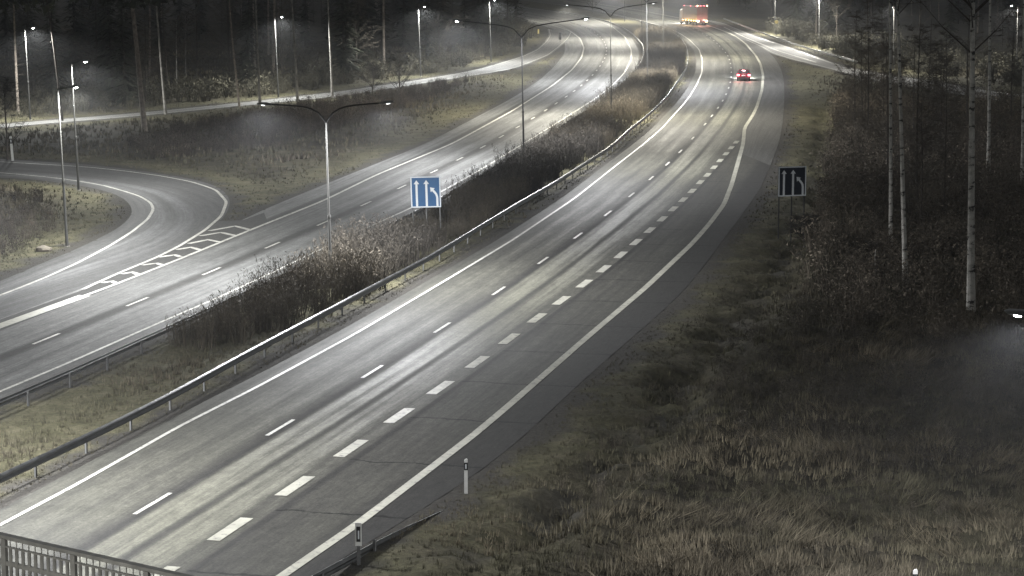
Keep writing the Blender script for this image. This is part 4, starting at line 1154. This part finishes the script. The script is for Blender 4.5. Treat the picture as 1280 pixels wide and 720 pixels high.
def pine(seed, H, r0):
    r = np.random.default_rng(seed)
    m = MB(); bx = r.uniform(-0.4, 0.4)
    m.tube([(bx * math.sin(t * 3) - 0.0, 0, H * t - 0.3 * (t == 0)) for t in np.linspace(0, 1, 9)], [r0 * (1 - 0.08 * i) for i in range(9)], 8)
    V = []; ti = []
    for i in range(380):
        z = H * r.uniform(0.62, 1.05); rr = H * 0.16 * (1.25 - (z / H)) ** 0.5 * 2 * r.uniform(0.1, 1) ** 0.6; a = r.uniform(0, 6.28)
        p = np.array([math.cos(a) * rr, math.sin(a) * rr, z]); c = np.array([0.05, 0.056, 0.038]) * r.uniform(0.5, 1.7)
        for j in range(3): V += [p + r.normal(0, 0.35, 3), p + r.normal(0, 0.35, 3), p + r.normal(0, 0.35, 3)]; ti += [c] * 3
    # a few dead snags below the crown
    for i in range(14):
        z = H * r.uniform(0.2, 0.65); a = r.uniform(0, 6.28); L_ = r.uniform(0.5, 1.6)
        p = np.array([0, 0, z]); q = np.array([math.cos(a) * L_, math.sin(a) * L_, z + 0.2]); V += [p, p + [0, 0, 0.07], q]; ti += [np.array([0.08, 0.07, 0.06])] * 3
    V = np.array(V); return m.mesh('trunk'), tri_mesh('crown', V, np.arange(len(V)).reshape(-1, 3), np.array(ti))

def place_tree(name, pair, tm, loc, label, group=None, rz=0.0, sc=1.0, cat='tree', lean=(0, 0)):
    root = empty(name, loc, rz, label=label, cat=cat, group=group); root.scale = (sc, sc, sc); tilt(root, *lean)
    if not pair[0].materials: pair[0].materials.append(M[tm]); pair[1].materials.append(M['needles'])
    for nm, me in (('trunk', pair[0]), ('crown', pair[1])):
        o = bpy.data.objects.new(nm, me); COL.objects.link(o); o.parent = root
    return root

SPR = [spruce(100 + k, 15 + 1.5 * k, 2.6 + 0.25 * k) for k in range(4)]
PIN = [pine(200 + k, 19 + k, 0.17) for k in range(3)]
BAR = [bare_tree(300 + k, 11 + 1.5 * k, 0.10, 0.12, 0.28, 2200, ctint=(0.10, 0.088, 0.072)) for k in range(4)]
def gz(p): return float(ground_z([p[0]], [p[1]])[0])

# birches on the right, each its own tree
for i, (px, ln, r0, lean, lab) in enumerate([
        ((1213.5, 397), 19, 0.20, -0.026, 'big white birch with black marked bark, nearest tree on the right'),
        ((1132, 347), 18, 0.145, -0.058, 'slim leaning birch, right one of the close pair'),
        ((1113.5, 311), 17, 0.13, -0.03, 'slim birch, left one of the close pair'),
        ((1235.5, 214), 18, 0.16, -0.02, 'grey birch just right of the big birch and farther back'),
        ((1278.5, 236), 18, 0.19, -0.02, 'grey birch cut by the right edge of the picture'),
        ((1095, 338), 2.4, 0.06, 0.0, 'short pale broken stem left of the leaning birch')]):
    b = at(*px)
    pr = bare_tree(400 + i, ln + (5 if i < 5 else -0.8), r0, (0.52, 0.62, 0.66, 0.6, 0.6, 0.8)[i], 0.2, 1500 if i < 5 else 60, (0, 0), 0.12)
    place_tree('birch_tree', pr, 'birch', (b.x, b.y, gz(b)), lab, lean=(0, lean))
# tall trunks in front of the left wood
for i, (bx, by, tx, ty, kind, lab) in enumerate([
        (181, 165, 168, 0, 'p', 'thick grey pine trunk standing before the slip road on the left'),
        (207, 143, 197, 0, 'b', 'thin pale birch trunk right of the thick pine'),
        (299.5, 134, 292, 0, 'p', 'slender grey trunk standing between the birch and the slim lamp post'),
        (372, 128, 366, 0, 'b', 'pale thin birch trunk right of the slim lamp post'),
        (415.5, 122, 412, 0, 'b', 'mottled thin birch trunk directly above the nearest double lamp'),
        (78, 151, 61, 10, 'q', 'faint thin trunk behind the brightest lamp on the left'),
        (325, 132, 323, 30, 'b', 'dim thin trunk left of the slim lamp post'),
        (221, 112, 221, 60, 'b', 'pale short trunk deep in the left wood'),
        (232, 95, 232, 55, 'b', 'bright short birch stem deep in the left wood'),
        (313, 105, 312, 50, 'b', 'thin birch stem in the wood left of the dim trunk')]):
    b = at(bx, by); lean = (tx - bx) / (by - ty)
    if kind in 'pq': pr = pine(500 + i, 20, 0.30 if i == 0 else 0.13)
    else: pr = bare_tree(500 + i, 19 if i < 7 else 9, 0.15 if i < 7 else 0.11, 0.72, 0.12, 500, (0, 0), 0.2)
    place_tree('pine_tree' if kind in 'pq' else 'birch_tree', pr, {'p': 'pine_bark', 'q': 'bark'}.get(kind, 'grey_birch'), (b.x, b.y, gz(b)), lab, lean=(0, lean))
# small dark trees against the bright slip road
for i, (px, H, lab) in enumerate([((500, 121), 5.0, 'small black forked tree against the bright slip road'), ((466, 119), 3.2, 'small dark bush-like tree left of the forked tree'),
                                  ((9, 200), 6.5, 'dark bare tree at the left edge beside the tall white post'), ((741, 16), 5.0, 'round dark bush on the far grass above the double lamp'),
                                  ((1005, 304), 1.6, 'small dark sapling at the foot of the unlit lane sign')]):
    b = at(*px); pr = bare_tree(600 + i, H, 0.10 if H > 2 else 0.03, 0.15, 0.45, 900, (0, 0), 0.15, (0.03, 0.027, 0.024))
    place_tree('bare_tree', pr, 'bark', (b.x, b.y, gz(b)), lab, rz=i)

def wood(n, poly, protos, label, group, smin=0.8, smax=1.25, dmin=3.0, mind=2.2):
    P = px_zone(n * 2, poly); D, _ = pave_dist(P[:, 0], P[:, 1]); P = P[D > dmin]; out = []
    for p in P:
        if all((p[0] - q[0]) ** 2 + (p[1] - q[1]) ** 2 > mind ** 2 for q in out): out.append(p)
        if len(out) >= n: break
    zz = ground_z(np.array([p[0] for p in out]), np.array([p[1] for p in out]))
    for i, p in enumerate(out):
        nm, pr, tm = protos[random.randrange(len(protos))]
        place_tree(nm, pr, tm, (p[0], p[1], zz[i]), label[nm], group[nm] , rz=random.uniform(0, 6.28), sc=random.uniform(smin, smax), lean=(random.gauss(0, 0.015), random.gauss(0, 0.015)))
def protos(a, b, c):
    return [('spruce_tree', s, 'bark') for s in SPR] * a + [('pine_tree', s, 'pine_bark') for s in PIN] * b + [('bare_tree', s, 'bark') for s in BAR] * c
def labs(where):
    return ({'spruce_tree': 'dark spruce in the wood ' + where, 'pine_tree': 'dark tall pine in the wood ' + where, 'bare_tree': 'dim leafless tree in the wood ' + where},
            {'spruce_tree': 'spruces ' + where, 'pine_tree': 'pines ' + where, 'bare_tree': 'leafless trees ' + where})
l, g = labs('behind the slip road on the left')
wood(120, [(-90, 152), (0, 147), (320, 118), (520, 92), (640, 66), (655, 40), (640, 20), (600, 5), (300, 40), (0, 70), (-90, 85)], protos(2, 1, 2), l, g)
l, g = labs('high behind the left lamp posts')
wood(60, [(-90, 60), (300, 35), (620, 4), (620, -25), (300, -10), (-90, 20)], protos(3, 1, 0), l, g, 1.0, 1.5)
l, g = labs('beyond the side road on the right')
wood(95, [(925, 14), (975, 32), (1020, 52), (1080, 72), (1180, 86), (1330, 104), (1330, 40), (1100, 5), (940, -12)], protos(2, 1, 3), l, g)
l, g = labs('farther back on the right')
wood(50, [(880, 5), (930, 8), (1100, 0), (1330, 30), (1330, -15), (900, -25)], protos(3, 1, 0), l, g, 1.0, 1.5)
l, g = labs('at the far end of the road')
wood(70, [(560, -2), (760, -10), (900, 4), (900, -30), (560, -30)], protos(3, 1, 1), l, g, 1.0, 1.5, 5.0)
l, g = labs('between the birches and the side road')
wood(22, [(1060, 128), (1290, 150), (1290, 300), (1150, 300), (1060, 220)], protos(0, 0, 1), l, g, 0.5, 0.9)

# pale boulder inside the loop
b = at(55, 314); m = MB()
P = []; F = []
import bmesh
bm = bmesh.new(); bmesh.ops.create_icosphere(bm, subdivisions=2, radius=1.0)
for v in bm.verts:
    k = 1 + random.uniform(-0.12, 0.12); v.co = Vector((v.co.x * 0.5 * k, v.co.y * 0.35 * k, v.co.z * 0.25 * k))
me = bpy.data.meshes.new('boulder'); bm.to_mesh(me); bm.free()
o = link_mesh('boulder', me, M['stone'], label='pale flat boulder on the grass inside the loop ramp', cat='boulder'); o.location = (b.x, b.y, gz(b) + 0.1)

# ------------------------------------------------------------------ night haze
hz = MB(); hz.box((0, 1190, 22), (3100, 2700, 50))
hm = bpy.data.materials.new('haze'); hm.use_nodes = True
hn = hm.node_tree; hn.nodes.remove(hn.nodes['Principled BSDF'])
pv = hn.nodes.new('ShaderNodeVolumePrincipled'); pv.inputs['Density'].default_value = 0.00042
pv.inputs['Color'].default_value = (0.9, 0.92, 0.95, 1); pv.inputs['Anisotropy'].default_value = 0.2
hn.links.new(pv.outputs['Volume'], hn.nodes['Material Output'].inputs['Volume'])
hz.build('haze', hm, kind='stuff', label='thin night haze filling the air over the road')
